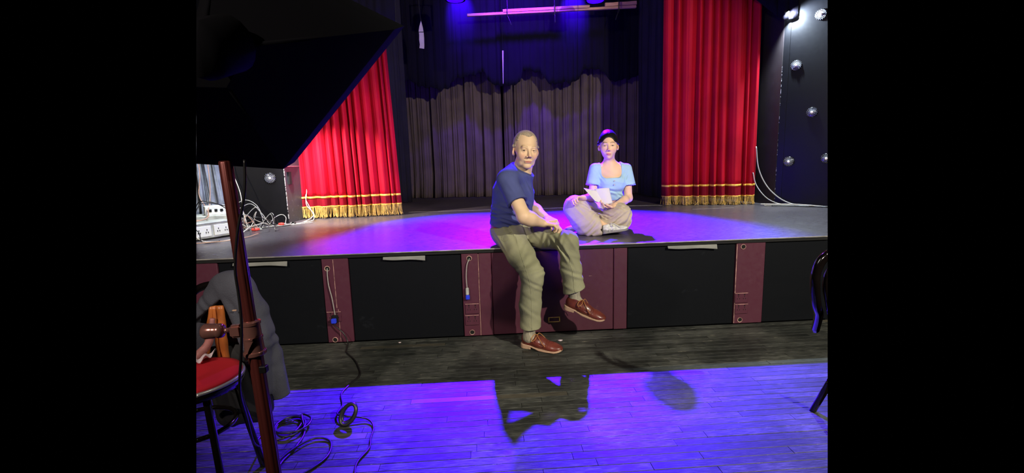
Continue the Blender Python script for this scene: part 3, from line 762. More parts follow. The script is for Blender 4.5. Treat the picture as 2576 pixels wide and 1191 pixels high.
# stage lamps
def lamp(loc, label):
    t = thing('stage_light', label, 'stage light', loc, 'blue overhead stage lights')
    lathe('lamp_body', [(0.07, 0.20), (0.10, 0.16), (0.115, 0.05), (0.125, 0.0), (0.118, 0.002), (0.11, 0.04)], M['fixture'], t, 24)
    lathe('lens', [(0.108, 0.012), (0.100, 0.0), (0.05, -0.012), (0.001, -0.016)], M['lens_blue'], t, 24)
    obj('yoke', box_bm((-0.14, -0.015, 0.05), (-0.132, 0.015, 0.30), 0.002, box_bm((0.132, -0.015, 0.05), (0.14, 0.015, 0.30), 0.002, box_bm((-0.14, -0.015, 0.30), (0.14, 0.015, 0.308), 0.002)) ), M['fixture'], t)
    tube('lamp_cable', [(0, 0.0, 0.2), (0.03, 0.02, 0.4), (0, 0, 0.75)], 0.008, M['cable'], t)
    return t
lamp((-0.28, 3.02, 3.175), 'blue overhead stage light above the left half of the stage')
lamp((1.455, 3.02, 3.150), 'blue overhead stage light above the right half, by the batten')
lamp((0.60, 3.67, 3.98), 'added blue overhead stage light at the centre, unseen, for the purple fill')  # this and the next two are added bodies for unseen lamps
lamp((0.10, 3.47, 3.875), 'added blue overhead stage light, left one of an unseen pair beaming for the visible lamps')
lamp((1.10, 3.47, 3.875), 'added blue overhead stage light, right one of an unseen pair beaming for the visible lamps')
t = thing('small_lamp', 'tiny pale lamp glowing beside the top corner of the black softbox', 'lamp', (-1.011, 3.0, 2.83))
lathe('lamp_bulb', [(0.004, -0.018), (0.018, -0.006), (0.020, 0.006), (0.010, 0.02)], M['led_off'], t, 14)
lathe('lamp_cap', [(0.012, 0.018), (0.014, 0.05), (0.004, 0.06)], M['fixture'], t, 14)
tube('lamp_cord', [(0, 0, 0.055), (0.01, 0, 0.5), (0, 0, 1.05)], 0.003, M['cable'], t)
t = thing('led_spot', 'small dazzling white spotlight at the upper corner of the right wall', 'spotlight', (3.325, 2.06, 2.70))
dd = Vector((0.45, -0.55, -0.6)).normalized(); mt = frame_mtx((0, 0, 0), dd)
lathe('lamp_body', [(0.02, -0.07), (0.032, -0.05), (0.034, 0.0), (0.030, 0.002), (0.028, -0.004)], M['fixture'], t, 18, mt)
lathe('lens', [(0.029, -0.001), (0.022, 0.010), (0.001, 0.016)], M['led'], t, 18, mt)

# ------------------------------------------------------------------ gear heap on the left end of the stage
def box_thing(name, label, cat, loc, rz, group=None):
    return thing(name, label, cat, loc, group, rz)
t = box_thing('power_box', 'pale grey power box with white socket plates at the left end of the stage', 'power box', (-2.43, 0.89, HS), math.radians(62))
obj('box_body', box_bm((-0.28, -0.09, 0.012), (0.28, 0.09, 0.135), 0.006), M['grey_metal'], t)
for k in (-1, 0, 1):
    p = obj('socket_plate', box_bm((k * 0.165 - 0.07, -0.098, 0.03), (k * 0.165 + 0.07, -0.091, 0.118), 0.002), M['white'], t)
    b = bmesh.new()
    for sx in (-0.033, 0.033):
        for q in ((0, 0.086), (-0.009, 0.064), (0.009, 0.064)): box_bm((k * 0.165 + sx + q[0] - 0.003, -0.1, q[1] - 0.006), (k * 0.165 + sx + q[0] + 0.003, -0.0975, q[1] + 0.006), 0, b)
    obj('socket_slots', b, M['dark'], p, 'stuff')
for sx in (-0.26, 0.26): obj('foot', box_bm((sx - 0.015, -0.07, 0), (sx + 0.015, 0.07, 0.013), 0.002), M['black_plastic'], t)
obj('lid_lip', box_bm((-0.285, -0.094, 0.135), (0.285, 0.094, 0.145), 0.003), M['grey_metal'], t)
t = box_thing('adapter_box', 'small black adapter with a yellow stripe on the pale power box', 'adapter', (-2.545, 0.72, HS + 0.145), math.radians(64))
obj('adapter_body', box_bm((-0.075, -0.04, 0), (0.075, 0.04, 0.07), 0.006), M['black_plastic'], t)
obj('yellow_stripe', box_bm((0.01, -0.0415, 0.002), (0.026, -0.039, 0.068), 0), M['yellow'], t)
t = box_thing('rack_unit', 'pale grey rack unit behind the power box, cables on top', 'rack unit', (-2.56, 1.36, HS), math.radians(20))
obj('rack_body', box_bm((-0.20, -0.13, 0.0), (0.20, 0.13, 0.17), 0.006), M['grey_metal'], t)
for k in range(4): obj('knob', box_bm((-0.14 + k * 0.08 - 0.012, -0.148, 0.08), (-0.14 + k * 0.08 + 0.012, -0.131, 0.104), 0.004), M['black_plastic'], t)
obj('front_slot', box_bm((-0.17, -0.1315, 0.03), (0.17, -0.1295, 0.055), 0), M['dark'], t)
t = box_thing('white_box', 'small white splitter box stacked on the grey rack unit', 'splitter', (-2.50, 1.34, HS + 0.17), math.radians(35))
obj('box_body', box_bm((-0.085, -0.06, 0), (0.085, 0.06, 0.085), 0.005), M['white'], t)
for k in (-1, 0, 1): obj('jack', box_bm((k * 0.045 - 0.012, -0.064, 0.03), (k * 0.045 + 0.012, -0.0605, 0.055), 0.002), M['dark'], t)
t = box_thing('black_case', 'black boxy case lying against the left edge beyond the power box', 'case', (-2.68, 0.98, HS), math.radians(50))
obj('case_body', box_bm((-0.16, -0.10, 0), (0.16, 0.10, 0.16), 0.012), M['black_plastic'], t); obj('case_handle', box_bm((-0.05, -0.11, 0.08), (0.05, -0.10, 0.10), 0.003), M['grey_metal'], t)
o = simple_drape('hanging_cloth', 'grey blue cloth hanging behind the cables at the far left of the stage', (-3.05, 1.50), (-2.56, 1.66), (-3.05, 1.50), (-2.60, 1.66), HS + 0.12, 1.75, 0.10, 61, 7, M['denim'], 160, 14, None, 0.9, flare=0.5)
o['category'] = 'cloth'
rr = random.Random(3)
wires = [('cable_tan', [(-2.66, 1.42, 1.62), (-2.64, 1.42, 1.2), (-2.66, 1.40, 0.98), (-2.56, 1.30, 0.87), (-2.42, 1.08, 0.80), (-2.44, 0.90, 0.778), (-2.60, 0.74, 0.776)], 'pinkish cable swooping down in front of the grey blue cloth'),
         ('cable_tan', [(-2.58, 1.44, 1.6), (-2.57, 1.44, 1.15), (-2.58, 1.42, 0.92), (-2.50, 1.24, 0.86), (-2.44, 1.08, 0.785), (-2.52, 0.94, 0.778), (-2.66, 0.80, 0.776)], 'second pinkish cable hanging right beside the first swooping one'),
         ('cable_pale', [(-2.50, 1.48, 1.6), (-2.49, 1.48, 1.25), (-2.42, 1.46, 1.0), (-2.38, 1.40, 0.82), (-2.34, 1.3, 0.66)], 'pale cable hanging straight down near the reddish pole'),
         ('cable_pale', [(-2.44, 1.50, 1.6), (-2.42, 1.50, 1.3), (-2.33, 1.48, 1.0), (-2.30, 1.44, 0.8), (-2.24, 1.38, 0.64)], 'thin pale cable slanting down just left of the reddish pole'),
         ('cable', [(-2.62, 1.2, 0.80), (-2.50, 1.12, 0.93), (-2.38, 1.18, 0.90), (-2.30, 1.25, 0.80), (-2.24, 1.30, 0.66)], 'black cable looping over the white splitter box'),
         ('cable', [(-2.52, 1.02, 0.79), (-2.44, 1.05, 0.92), (-2.33, 1.2, 0.88), (-2.36, 1.32, 0.83)], 'short black cable arching from the adapter to the splitter'),
         ('cable_pale', [(-2.55, 0.80, 0.776), (-2.42, 0.74, 0.770), (-2.33, 0.68, 0.70), (-2.24, 0.69, 0.636), (-2.10, 0.82, 0.633), (-2.04, 0.98, 0.70), (-2.10, 1.12, 0.64)], 'cream cable looping in front of the power box face'),
         ('cable_tan', [(-2.36, 0.60, 0.634), (-2.22, 0.66, 0.634), (-2.08, 0.74, 0.634), (-2.02, 0.90, 0.634), (-2.0, 1.05, 0.64)], 'tan cable lying on the deck before the power box'),
         ('cable', [(-2.42, 0.70, 0.80), (-2.30, 0.70, 0.72), (-2.25, 0.66, 0.635), (-2.16, 0.74, 0.634)], 'black cable dropping over the near corner of the power box'),
         ('cable_grey', [(-2.50, 1.60, 0.83), (-2.38, 1.66, 0.90), (-2.28, 1.68, 0.84), (-2.22, 1.66, 0.72), (-2.08, 1.66, 0.636), (-1.98, 1.72, 0.634)], 'grey cable arching out of the heap towards the wall corner'),
         ('cable_grey', [(-2.46, 1.62, 0.80), (-2.33, 1.66, 0.86), (-2.22, 1.64, 0.76), (-2.12, 1.62, 0.64), (-1.95, 1.70, 0.634), (-1.80, 1.86, 0.634)], 'grey cable running along the foot of the left wall'),
         ('cable_grey', [(-2.42, 1.55, 0.64), (-2.30, 1.60, 0.80), (-2.24, 1.62, 0.82), (-2.20, 1.60, 0.70), (-2.2, 1.56, 0.636), (-2.34, 1.5, 0.634)], 'grey cable loop standing up right of the reddish pole'),
         ('cable_grey', [(-2.20, 1.72, 0.634), (-2.16, 1.76, 0.70), (-2.10, 1.80, 0.73), (-2.05, 1.78, 0.70), (-2.04, 1.74, 0.635), (-1.98, 1.78, 0.634)], 'small grey cable arch close to the wall foot'),
         ('cable_pale', [(-2.44, 1.42, 0.634), (-2.26, 1.52, 0.634), (-2.10, 1.60, 0.634), (-1.92, 1.80, 0.634), (-1.84, 1.98, 0.70), (-1.98, 2.18, 0.80), (-2.0, 2.30, 0.98)], 'pale cable climbing beside the grey wall return and curtain'),
         ('cable_pale', [(-2.0, 1.74, 0.634), (-1.90, 1.88, 0.634), (-1.86, 2.04, 0.66), (-2.0, 2.24, 0.84), (-2.02, 2.3, 0.90)], 'second pale cable rising next to the grey wall return'),
         ('cable', [(-2.46, 1.30, 0.634), (-2.30, 1.42, 0.634), (-2.12, 1.54, 0.634), (-1.98, 1.66, 0.634), (-1.99, 1.76, 0.634)], 'black cable flat on the deck along the cable heap'),
         ('cable_pale', [(-2.48, 1.22, 0.64), (-2.36, 1.3, 0.74), (-2.26, 1.40, 0.66), (-2.30, 1.5, 0.634), (-2.42, 1.56, 0.64)], 'pale cable coil in the middle of the heap right of the pole'),
         ('cable_grey', [(-2.30, 1.12, 0.70), (-2.2, 1.2, 0.80), (-2.14, 1.28, 0.74), (-2.18, 1.36, 0.64), (-2.26, 1.42, 0.634)], 'grey cable bend just right of the reddish pole')]
for c, pts, lab in wires:
    o = tube('cable', pts, 0.0042 if c != 'cable_grey' else 0.0038, M[c], None, 7, 9); tag(o, lab, 'cable', 'cables heaped at the left end of the stage')
rc = random.Random(21)
for k in range(14):
    x0 = rc.uniform(-2.50, -2.15); y0 = 1.25 + rc.uniform(0, 0.35); pts = []
    n_ = rc.randint(5, 7); x = x0; y = y0
    for i in range(n_):
        pts.append((x, y, HS + 0.010 + (0.0 if i in (0, n_ - 1) else rc.uniform(0.0, 0.17)))); x += rc.uniform(-0.06, 0.14); y += rc.uniform(-0.16, 0.16); x = min(max(x, -2.56), -1.95); y = min(max(y, 1.02), 1.66)
    o = tube('cable', pts, 0.0032, M[('cable_grey', 'cable_pale', 'cable', 'cable_tan')[k % 4]], None, 6, 7); tag(o, 'thin loose cable in the tangle right behind the power box', 'cable', 'tangled thin cables behind the power box')
def plug(name, label, loc, rz, m, L=0.05):
    t = thing(name, label, 'plug', loc, None, rz)
    lathe('plug_body', [(0.006, 0), (0.013, 0.008), (0.015, L * 0.6), (0.010, L)], m, t, 12, Matrix.Translation((0, 0, 0.015)) @ Matrix.Rotation(math.pi / 2, 4, 'Y'))
    lathe('plug_tip', [(0.008, L), (0.008, L + 0.018), (0.004, L + 0.020)], M['grey_metal'], t, 10, Matrix.Translation((0, 0, 0.015)) @ Matrix.Rotation(math.pi / 2, 4, 'Y'))
    return t
plug('cable_plug', 'red cable plug on the deck just right of the reddish pole', (-2.20, 1.35, HS), 0.4, M['red_plug'], 0.07)
plug('cable_plug', 'pale red cable plug at the foot of the left wall corner', (-2.12, 1.74, HS), 0.2, M['red_plug'], 0.06)
plug('cable_plug', 'orange red plug lying on top of the grey rack unit', (-2.40, 1.36, HS + 0.172), 1.2, M['red_plug'], 0.06)
plug('cable_plug', 'black cable plug behind the wall-side cables', (-1.96, 1.78, HS), 2.6, M['black_plastic'], 0.05)
# ------------------------------------------------------------------ right wall cables
for pts, r, lab in (([(3.16, 2.24, 1.30), (3.19, 2.22, 1.05), (3.26, 2.16, 0.85), (3.345, 2.05, 0.715), (3.43, 1.94, 0.65), (3.52, 1.84, 0.634), (3.62, 1.76, 0.634)], 0.007, 'thick grey cable drooping from the curtain edge across the wall corner'),
                    ([(3.15, 2.26, 1.0), (3.17, 2.22, 0.86), (3.22, 2.12, 0.73), (3.30, 2.04, 0.66), (3.40, 1.95, 0.634), (3.55, 1.80, 0.634)], 0.006, 'lower grey cable curving from the curtain hem to the wall foot')):
    o = tube('cable', pts, r, M['cable_grey'], None, 7, 9); tag(o, lab, 'cable', 'cables at the foot of the right wall')
for k, (pts, lab) in enumerate((([(3.16, 2.02, 0.634), (3.30, 2.00, 0.632), (3.44, 1.88, 0.632), (3.60, 1.74, 0.634), (3.80, 1.55, 0.634)], 'long grey cable lying along the foot of the right wall'),
                         ([(3.20, 1.94, 0.634), (3.33, 1.90, 0.634), (3.47, 1.80, 0.634), (3.58, 1.70, 0.634), (3.72, 1.50, 0.634)], 'outermost black cable lying before the right wall'),
                         ([(3.14, 2.06, 0.646), (3.28, 1.96, 0.648), (3.42, 1.90, 0.648), (3.52, 1.76, 0.646), (3.62, 1.70, 0.636)], 'pale cable crossing over the others at the right wall foot'))):
    o = tube('cable', pts, 0.006, M[('cable_grey', 'cable', 'cable_pale')[k]], None, 6, 8); tag(o, lab, 'cable', 'cables at the foot of the right wall')
o = obj('leaning_board', box_bm((-0.03, -0.01, 0), (0.03, 0.01, 0.52), 0.003), M['wallret']); o.location = (3.70, 1.70, HS + 0.001); o.rotation_euler = (0.05, 0.09, 0.8)
tag(o, 'narrow dark board leaning on the right wall at the photo edge', 'board')

# ------------------------------------------------------------------ softbox on its stand
P1 = Vector((-0.182, -2.10, 1.488)); P2 = Vector((-0.546, -1.85, 1.198)); P3 = Vector((-0.932, -1.75, 1.229)); P4 = Vector((-0.559, -2.05, 1.687))
Pc = (P1 + P2 + P3 + P4) / 4
nf = (P2 - P1).cross(P4 - P1).normalized()
if nf.y < 0: nf = -nf
t = thing('softbox', 'large black softbox hanging close overhead at upper left, seen from behind', 'softbox', Pc)
ap = Vector((-0.47, -2.32, 1.40)) - Pc
q = [p - Pc for p in (P1, P2, P3, P4)]
V = []; F = []
for p in q: V.append(p)
for p in q: V.append(p + nf * 0.05)
for p in q: V.append(ap + (p - ap) * 0.22)
for i in range(4):
    j = (i + 1) % 4; F += [(i, j, 4 + j, 4 + i), (i, 8 + i, 8 + j, j)]
F.append((8, 11, 10, 9))
shell = obj('softbox_shell', pydata('softbox_shell', V, F), M['softbox'], t); md = shell.modifiers.new('th', 'SOLIDIFY'); md.thickness = 0.003
V = [p * 0.97 + nf * 0.035 for p in q] + [p * 0.97 + nf * 0.030 for p in q]
obj('softbox_diffuser', pydata('softbox_diffuser', V, [(0, 1, 2, 3), (7, 6, 5, 4)] + [(i, (i + 1) % 4, (i + 1) % 4 + 4, i + 4) for i in range(4)]), M['diffuser'], t)
for i in range(4):
    tube('softbox_rib', [ap + (q[i] - ap) * 0.24 + nf * 0.004, q[i] * 0.98 + nf * 0.01], 0.004, M['softbox'], t, 6, 0)
lathe('lamp_head', [(0.03, -0.09), (0.05, -0.07), (0.05, 0.0), (0.04, 0.02)], M['softbox'], t, 18, frame_mtx(ap - nf * 0.0, -nf))

t = thing('light_stand', 'fluted chrome light stand with maroon reflections put into its colour and a clamp, standing in the left foreground', 'light stand', (-0.652, -1.85, 0))
t.rotation_euler = (0, -0.036, 0)
V = []; F = []
ns = 48
def flute_ring(z, r):
    for k in range(ns):
        a = 2 * math.pi * k / ns; rr_ = r * (1 - 0.09 * (0.5 + 0.5 * math.cos(8 * a)) ** 3)
        V.append((rr_ * math.cos(a), rr_ * math.sin(a), z))
for z, r in ((0.10, 0.0205), (0.66, 0.0200), (0.70, 0.0200)): flute_ring(z, r)
for i in range(2):
    for k in range(ns): F.append((i * ns + k, i * ns + (k + 1) % ns, (i + 1) * ns + (k + 1) % ns, (i + 1) * ns + k))
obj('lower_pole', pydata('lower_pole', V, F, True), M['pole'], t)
V = []; F = []
for z, r in ((0.70, 0.0170), (1.22, 0.0170), (1.225, 0.015)): flute_ring(z, r)
for i in range(2):
    for k in range(ns): F.append((i * ns + k, i * ns + (k + 1) % ns, (i + 1) * ns + (k + 1) % ns, (i + 1) * ns + k))
F.append(tuple(2 * ns + k for k in range(ns)))
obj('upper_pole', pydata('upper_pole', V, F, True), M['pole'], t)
prof = [(0.021, 0.672), (0.0285, 0.674), (0.0285, 0.6745), (0.0300, 0.676), (0.0300, 0.684), (0.0285, 0.6855), (0.0285, 0.686), (0.0262, 0.6865), (0.0250, 0.722), (0.0268, 0.7225), (0.0268, 0.7285), (0.0246, 0.729), (0.0236, 0.764), (0.0262, 0.7645), (0.0262, 0.772), (0.0225, 0.774), (0.0172, 0.776)]
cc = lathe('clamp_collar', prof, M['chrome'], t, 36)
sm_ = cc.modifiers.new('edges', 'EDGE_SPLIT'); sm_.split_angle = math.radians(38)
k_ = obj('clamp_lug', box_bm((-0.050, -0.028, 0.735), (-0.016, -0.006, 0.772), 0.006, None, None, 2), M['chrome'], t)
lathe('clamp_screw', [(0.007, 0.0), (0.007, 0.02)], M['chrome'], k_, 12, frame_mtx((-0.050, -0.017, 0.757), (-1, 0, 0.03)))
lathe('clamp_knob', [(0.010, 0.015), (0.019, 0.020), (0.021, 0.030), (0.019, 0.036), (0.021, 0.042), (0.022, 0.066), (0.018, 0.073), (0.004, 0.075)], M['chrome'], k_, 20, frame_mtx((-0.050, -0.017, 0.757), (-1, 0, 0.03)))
obj('cable_clip', box_bm((0.016, -0.028, 0.625), (0.036, -0.008, 0.645), 0.002), M['black_plastic'], t)
for a in (0.6, 2.7, 4.8):
    c, s_ = math.cos(a), math.sin(a)
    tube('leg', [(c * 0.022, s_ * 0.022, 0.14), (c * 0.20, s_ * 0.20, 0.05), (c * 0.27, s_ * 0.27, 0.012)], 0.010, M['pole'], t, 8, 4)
lathe('leg_hub', [(0.024, 0.09), (0.032, 0.10), (0.032, 0.17), (0.024, 0.18)], M['black_plastic'], t, 20)
o = tube('power_cable', [(-0.621, -1.9, 1.225), (-0.628, -1.9, 1.155), (-0.64, -1.9, 1.103), (-0.653, -1.9, 1.062), (-0.666, -1.9, 1.009), (-0.678, -1.9, 0.933), (-0.677, -1.9, 0.867), (-0.675, -1.905, 0.801), (-0.68, -1.905, 0.745), (-0.696, -1.89, 0.682), (-0.719, -1.87, 0.603), (-0.743, -1.83, 0.535), (-0.793, -1.72, 0.412), (-0.87, -1.55, 0.22), (-1.00, -1.25, 0.02), (-1.051, -1.172, 0.007), (-1.03, -1.06, 0.007), (-0.95, -1.03, 0.007)], 0.0038, M['cable'], None, 8, 8)
tag(o, 'black power cable hanging beside the reddish stand down to the floor', 'cable')
# cable coil on the floor behind the pole
pts = []
for k in range(40):
    a = k * 0.52; r = 0.085 + 0.015 * math.sin(k * 0.9)
    pts.append((-0.965 + r * math.cos(a) * 0.75 + 0.001 * k, -1.09 + r * math.sin(a), 0.007 + 0.006 * (k % 12) / 12 + 0.0055 * (k // 12)))
pts += [(-0.86, -1.14, 0.008), (-0.86, -1.27, 0.006), (-0.875, -1.36, 0.006), (-0.85, -1.46, 0.006), (-0.78, -1.46, 0.006), (-0.70, -1.34, 0.006), (-0.72, -1.22, 0.006), (-0.80, -1.20, 0.012), (-0.87, -1.30, 0.014), (-0.90, -1.42, 0.007), (-0.92, -1.6, 0.006)]
o = tube('cable_coil', pts, 0.0048, M['cable'], None, 7, 6); tag(o, 'loose coil of thin black cable on the floor right of the reddish stand', 'cable')

# ------------------------------------------------------------------ cables hanging on the stage front
t = thing('extension_cable', 'thin black extension cable from a blue plug across the wooden floor', 'cable', (-1.05, -0.03, 0.0))
org = Vector(t.location)
def rel(pts): return [Vector(p) - org for p in pts]
tube('cord', rel([(-1.052, -0.020, 0.165), (-1.062, -0.03, 0.145), (-1.03, -0.045, 0.12), (-0.99, -0.05, 0.08), (-0.965, -0.06, 0.02), (-0.955, -0.12, 0.006), (-0.935, -0.2, 0.006), (-0.85, -0.33, 0.006), (-0.79, -0.46, 0.006), (-0.76, -0.56, 0.006), (-0.79, -0.68, 0.006), (-0.80, -0.78, 0.006), (-0.76, -0.90, 0.006), (-0.755, -1.0, 0.015), (-0.70, -1.05, 0.03), (-0.60, -1.06, 0.015), (-0.555, -1.12, 0.006), (-0.545, -1.22, 0.006), (-0.535, -1.29, 0.006), (-0.56, -1.38, 0.006), (-0.55, -1.46, 0.006), (-0.50, -1.6, 0.006)]), 0.0042, M['cable'], t, 7, 8)
pp = obj('plug_body', box_bm((-0.018, -0.030, 0.155), (0.016, -0.004, 0.188), 0.005), M['blue_plug'], t)
obj('plug_shell', box_bm((-0.02, 0.0, 0.150), (0.02, 0.020, 0.205), 0.004), M['black_plastic'], t)
ring = []
for k in range(24):
    a = 2 * math.pi * k / 24; ring.append(Vector((0.040 * math.cos(a) * 0.95, 0.018 * math.sin(a), 0.038 * math.sin(a) + 0.020 * math.cos(a))) + Vector((0.372, -1.048, 0.052)))
for k, rr_ in enumerate((1.0, 0.9)):
    c = Vector((0.372, -1.048, 0.052)); tube('coiled_end', [c + (p - c) * rr_ + Vector((0, 0.012 * k, 0)) for p in ring], 0.009, M['cable'], t, 8, 0, closed=True)
t = thing('hanging_lead', 'short pale cord hanging from the upper hole of the maroon post by the blue-plug socket', 'cord', (-1.077, -0.01, 0.524))
tube('cord', [(0.0, 0.03, 0.006), (0, 0.0, -0.006), (0.004, -0.012, -0.10), (0.02, -0.014, -0.20), (0.028, -0.006, -0.32), (0.030, 0.0, -0.34)], 0.0035, M['cable_grey'], t, 7, 8)
t = thing('hanging_plug', 'cord with grey and blue plug dangling from the post left of the seated man', 'cord', (-0.125, -0.01, 0.557))
tube('cord', [(0, 0.03, 0.004), (0, 0.0, -0.004), (-0.016, -0.012, -0.04), (-0.024, -0.014, -0.12), (-0.022, -0.014, -0.20)], 0.0035, M['cable_grey'], t, 7, 8)
obj('plug_grip', box_bm((-0.032, -0.024, -0.250), (-0.010, -0.006, -0.198), 0.005), M['grey_metal'], t)
obj('plug_head', box_bm((-0.034, -0.026, -0.282), (-0.006, -0.004, -0.250), 0.005), M['blue_plug'], t)
for (x, y, r, lab) in ((0.470, -0.161, 0.014, 'small pale wood chip on the floor between the two brown shoes'), (-0.62, -0.06, 0.010, 'tiny white crumb at the foot of the black panel'), (-1.78, -0.10, 0.012, 'pale crumb on the floor at the far left foot of the stage')):
    b = bmesh.new(); bmesh.ops.create_icosphere(b, subdivisions=2, radius=r)
    for v in b.verts: v.co = Vector((v.co.x * (1 + 0.3 * math.sin(v.co.y * 300)), v.co.y * 0.7, max(v.co.z * 0.35, -0.003)))
    o = obj('debris', b, M['offwhite']); o.location = (x, y, 0.003); tag(o, lab, 'debris')

# ------------------------------------------------------------------ round seat chair at left with coat
def bentwood_seat(t, r, seat_m, rim_m, z=0.46):
    lathe('seat_cushion', [(r * 0.93, z - 0.012), (r * 0.955, z - 0.004), (r * 0.94, z + 0.004), (r * 0.8, z + 0.010), (r * 0.4, z + 0.012), (0.001, z + 0.012)], seat_m, t, 48)
    lathe('seat_ring', [(r * 0.86, z - 0.045), (r * 0.97, z - 0.042), (r, z - 0.022), (r * 0.98, z - 0.010), (r * 0.93, z - 0.008), (r * 0.90, z - 0.02)], M['black_gloss'], t, 48)
    lathe('seat_rim', [(r * 0.985, z - 0.018), (r * 1.008, z - 0.014), (r * 1.004, z - 0.007), (r * 0.96, z - 0.005)], rim_m, t, 48)
t = thing('bentwood_chair', 'bentwood chair with round red seat and orange wooden back slats at lower left', 'chair', (-1.095, -1.49, 0), None)
bentwood_seat(t, 0.172, M['red_seat'], M['rim'])
for a in (0.75, 2.39, 3.9, 5.5):
    c, s_ = math.cos(a), math.sin(a)
    tube('leg', [(c * 0.14, s_ * 0.13, 0.425), (c * 0.165, s_ * 0.15, 0.25), (c * 0.205, s_ * 0.19, 0.012), (c * 0.207, s_ * 0.192, 0.0)], 0.013, M['black_gloss'], t, 10, 5)
tube('leg_ring', [(0.125 * math.cos(k * math.pi / 12), 0.125 * math.sin(k * math.pi / 12), 0.27) for k in range(24)], 0.009, M['black_gloss'], t, 8, 0, closed=True)
tube('back_frame', [(-0.15, 0.12, 0.44), (-0.15, 0.19, 0.56), (-0.125, 0.20, 0.66), (-0.06, 0.205, 0.735), (0.03, 0.205, 0.745), (0.10, 0.20, 0.68), (0.13, 0.19, 0.58), (0.14, 0.13, 0.44)], 0.015, M['black_gloss'], t, 10, 6)
for (x0, x1, r_) in ((0.005, -0.045, 0.012), (0.036, 0.030, 0.016), (0.012, 0.010, 0.010)):
    tube('back_slat', [(x1, 0.175, 0.445), ((x0 + x1) / 2 + 0.003, 0.165, 0.56), (x0, 0.175, 0.672)], lambda q_, r_=r_: r_ * (0.93 + 0.07 * math.cos(q_ * 19)), M['bamboo'], t, 10, 7)
o = tube('scarf', [(-1.078, -1.345, 0.63), (-1.085, -1.352, 0.58), (-1.100, -1.36, 0.53), (-1.135, -1.38, 0.492), (-1.17, -1.40, 0.483)], lambda q_: 0.009 + 0.012 * q_, mat('dusty_pink_cloth', (164, 104, 100), 0.6, var=0.3, vscale=25), None, 10, 7)
tag(o, 'dusty pink cloth hanging beside the orange slats onto the red seat', 'cloth')
b = bmesh.new()
bmesh.ops.create_grid(b, x_segments=10, y_segments=10, size=0.035)
for v in b.verts: v.co.z = 0.012 + 0.012 * math.sin(v.co.x * 130) * math.cos(v.co.y * 90) + 0.01 * abs(v.co.x) / 0.035
o = obj('tissue', b, M['offwhite']); o.location = (-1.115, -1.385, 0.475); md = o.modifiers.new('t', 'SOLIDIFY'); md.thickness = 0.001
tag(o, 'crumpled white tissue on the rear of the red seat', 'tissue')
# the coat
t = thing('coat', 'dark grey wool coat draped over the back of the red-seated chair', 'coat', (-1.03, -1.27, 0.15))
fd = Field((-1.32, -1.42, 0.10), (-0.78, -1.08, 0.86), 0.005)
FL = ((0, 1, 0), 0.62)
fd.cone((-1.03, -1.27, 0.715), (-1.04, -1.26, 0.50), 0.085, 0.12, 0.05, flat=FL)
fd.cone((-1.03, -1.27, 0.50), (-1.03, -1.25, 0.30), 0.12, 0.105, 0.05, flat=FL)
fd.cone((-1.06, -1.27, 0.725), (-1.17, -1.29, 0.60), 0.052, 0.045, 0.04)
fd.cone((-1.17, -1.29, 0.60), (-1.22, -1.29, 0.42), 0.045, 0.05, 0.04)
fd.cone((-1.010, -1.26, 0.728), (-0.968, -1.23, 0.62), 0.050, 0.048, 0.04)
fd.cone((-0.968, -1.23, 0.62), (-0.936, -1.205, 0.42), 0.044, 0.042, 0.02)
fd.cone((-0.936, -1.205, 0.42), (-0.918, -1.20, 0.20), 0.042, 0.040, 0.012, cut=((-0.918, -1.2, 0.222), (0.15, 0, -1)))
fd.cone((-0.922, -1.2, 0.26), (-0.915, -1.20, 0.15), 0.031, 0.033, 0, op='s')
fd.ripple((-1.0, -1.3, 0.62), 0.09, (1, 0, 0.35), 0.055, 0.006)
fd.ripple((-0.92, -1.22, 0.50), 0.09, (0.3, 0, 1), 0.07, 0.004)
fd.ripple((-1.10, -1.3, 0.66), 0.07, (1, 0, 0.9), 0.05, 0.004)
# inverted-V opening in front showing the chair back
def wedge(X, Y, Z):
    a = (X - (-1.052)) * 0.93 + (Z - 0.700) * 0.30       # right edge, nearly upright
    b_ = -(X - (-1.052)) * 0.62 + (Z - 0.700) * 0.78      # left edge, slanting out
    return np.maximum(np.maximum(a, b_), Y - (-1.275))
fd.fn((-1.32, -1.42, 0.10), (-0.98, -1.27, 0.72), wedge, 0.006, 's')
fd.half((0, 0, 0.27), (0, 0, -1), (-1.30, -1.42, 0.1), (-0.945, -1.08, 0.4))
me, V = fd.mesh('coat_wool'); c = obj('coat_wool', me, M['coat'], t); c.matrix_parent_inverse = Matrix.Translation(-t.location)
fd = Field((-1.32, -1.40, 0.08), (-0.80, -1.08, 0.5), 0.006)
fd.cone((-1.10, -1.26, 0.44), (-1.11, -1.25, 0.18), 0.085, 0.06, 0.04, flat=FL)
fd.cone((-1.03, -1.25, 0.42), (-1.02, -1.25, 0.21), 0.10, 0.075, 0.04, flat=FL)
fd.cone((-0.99, -1.24, 0.42), (-0.965, -1.235, 0.19), 0.04, 0.025, 0.03)
fd.ripple((-1.05, -1.3, 0.28), 0.12, (1, 0, 0.1), 0.05, 0.008)
me, V = fd.mesh('coat_lining'); c = obj('coat_lining', me, M['lining'], t); c.matrix_parent_inverse = Matrix.Translation(-t.location)
c = obj('button_loop', box_bm((-1.000, -1.347, 0.655), (-0.985, -1.340, 0.660), 0.001, None, Matrix.Rotation(0, 4, 'Y')), M['sole'], t); c.matrix_parent_inverse = Matrix.Translation(-t.location)

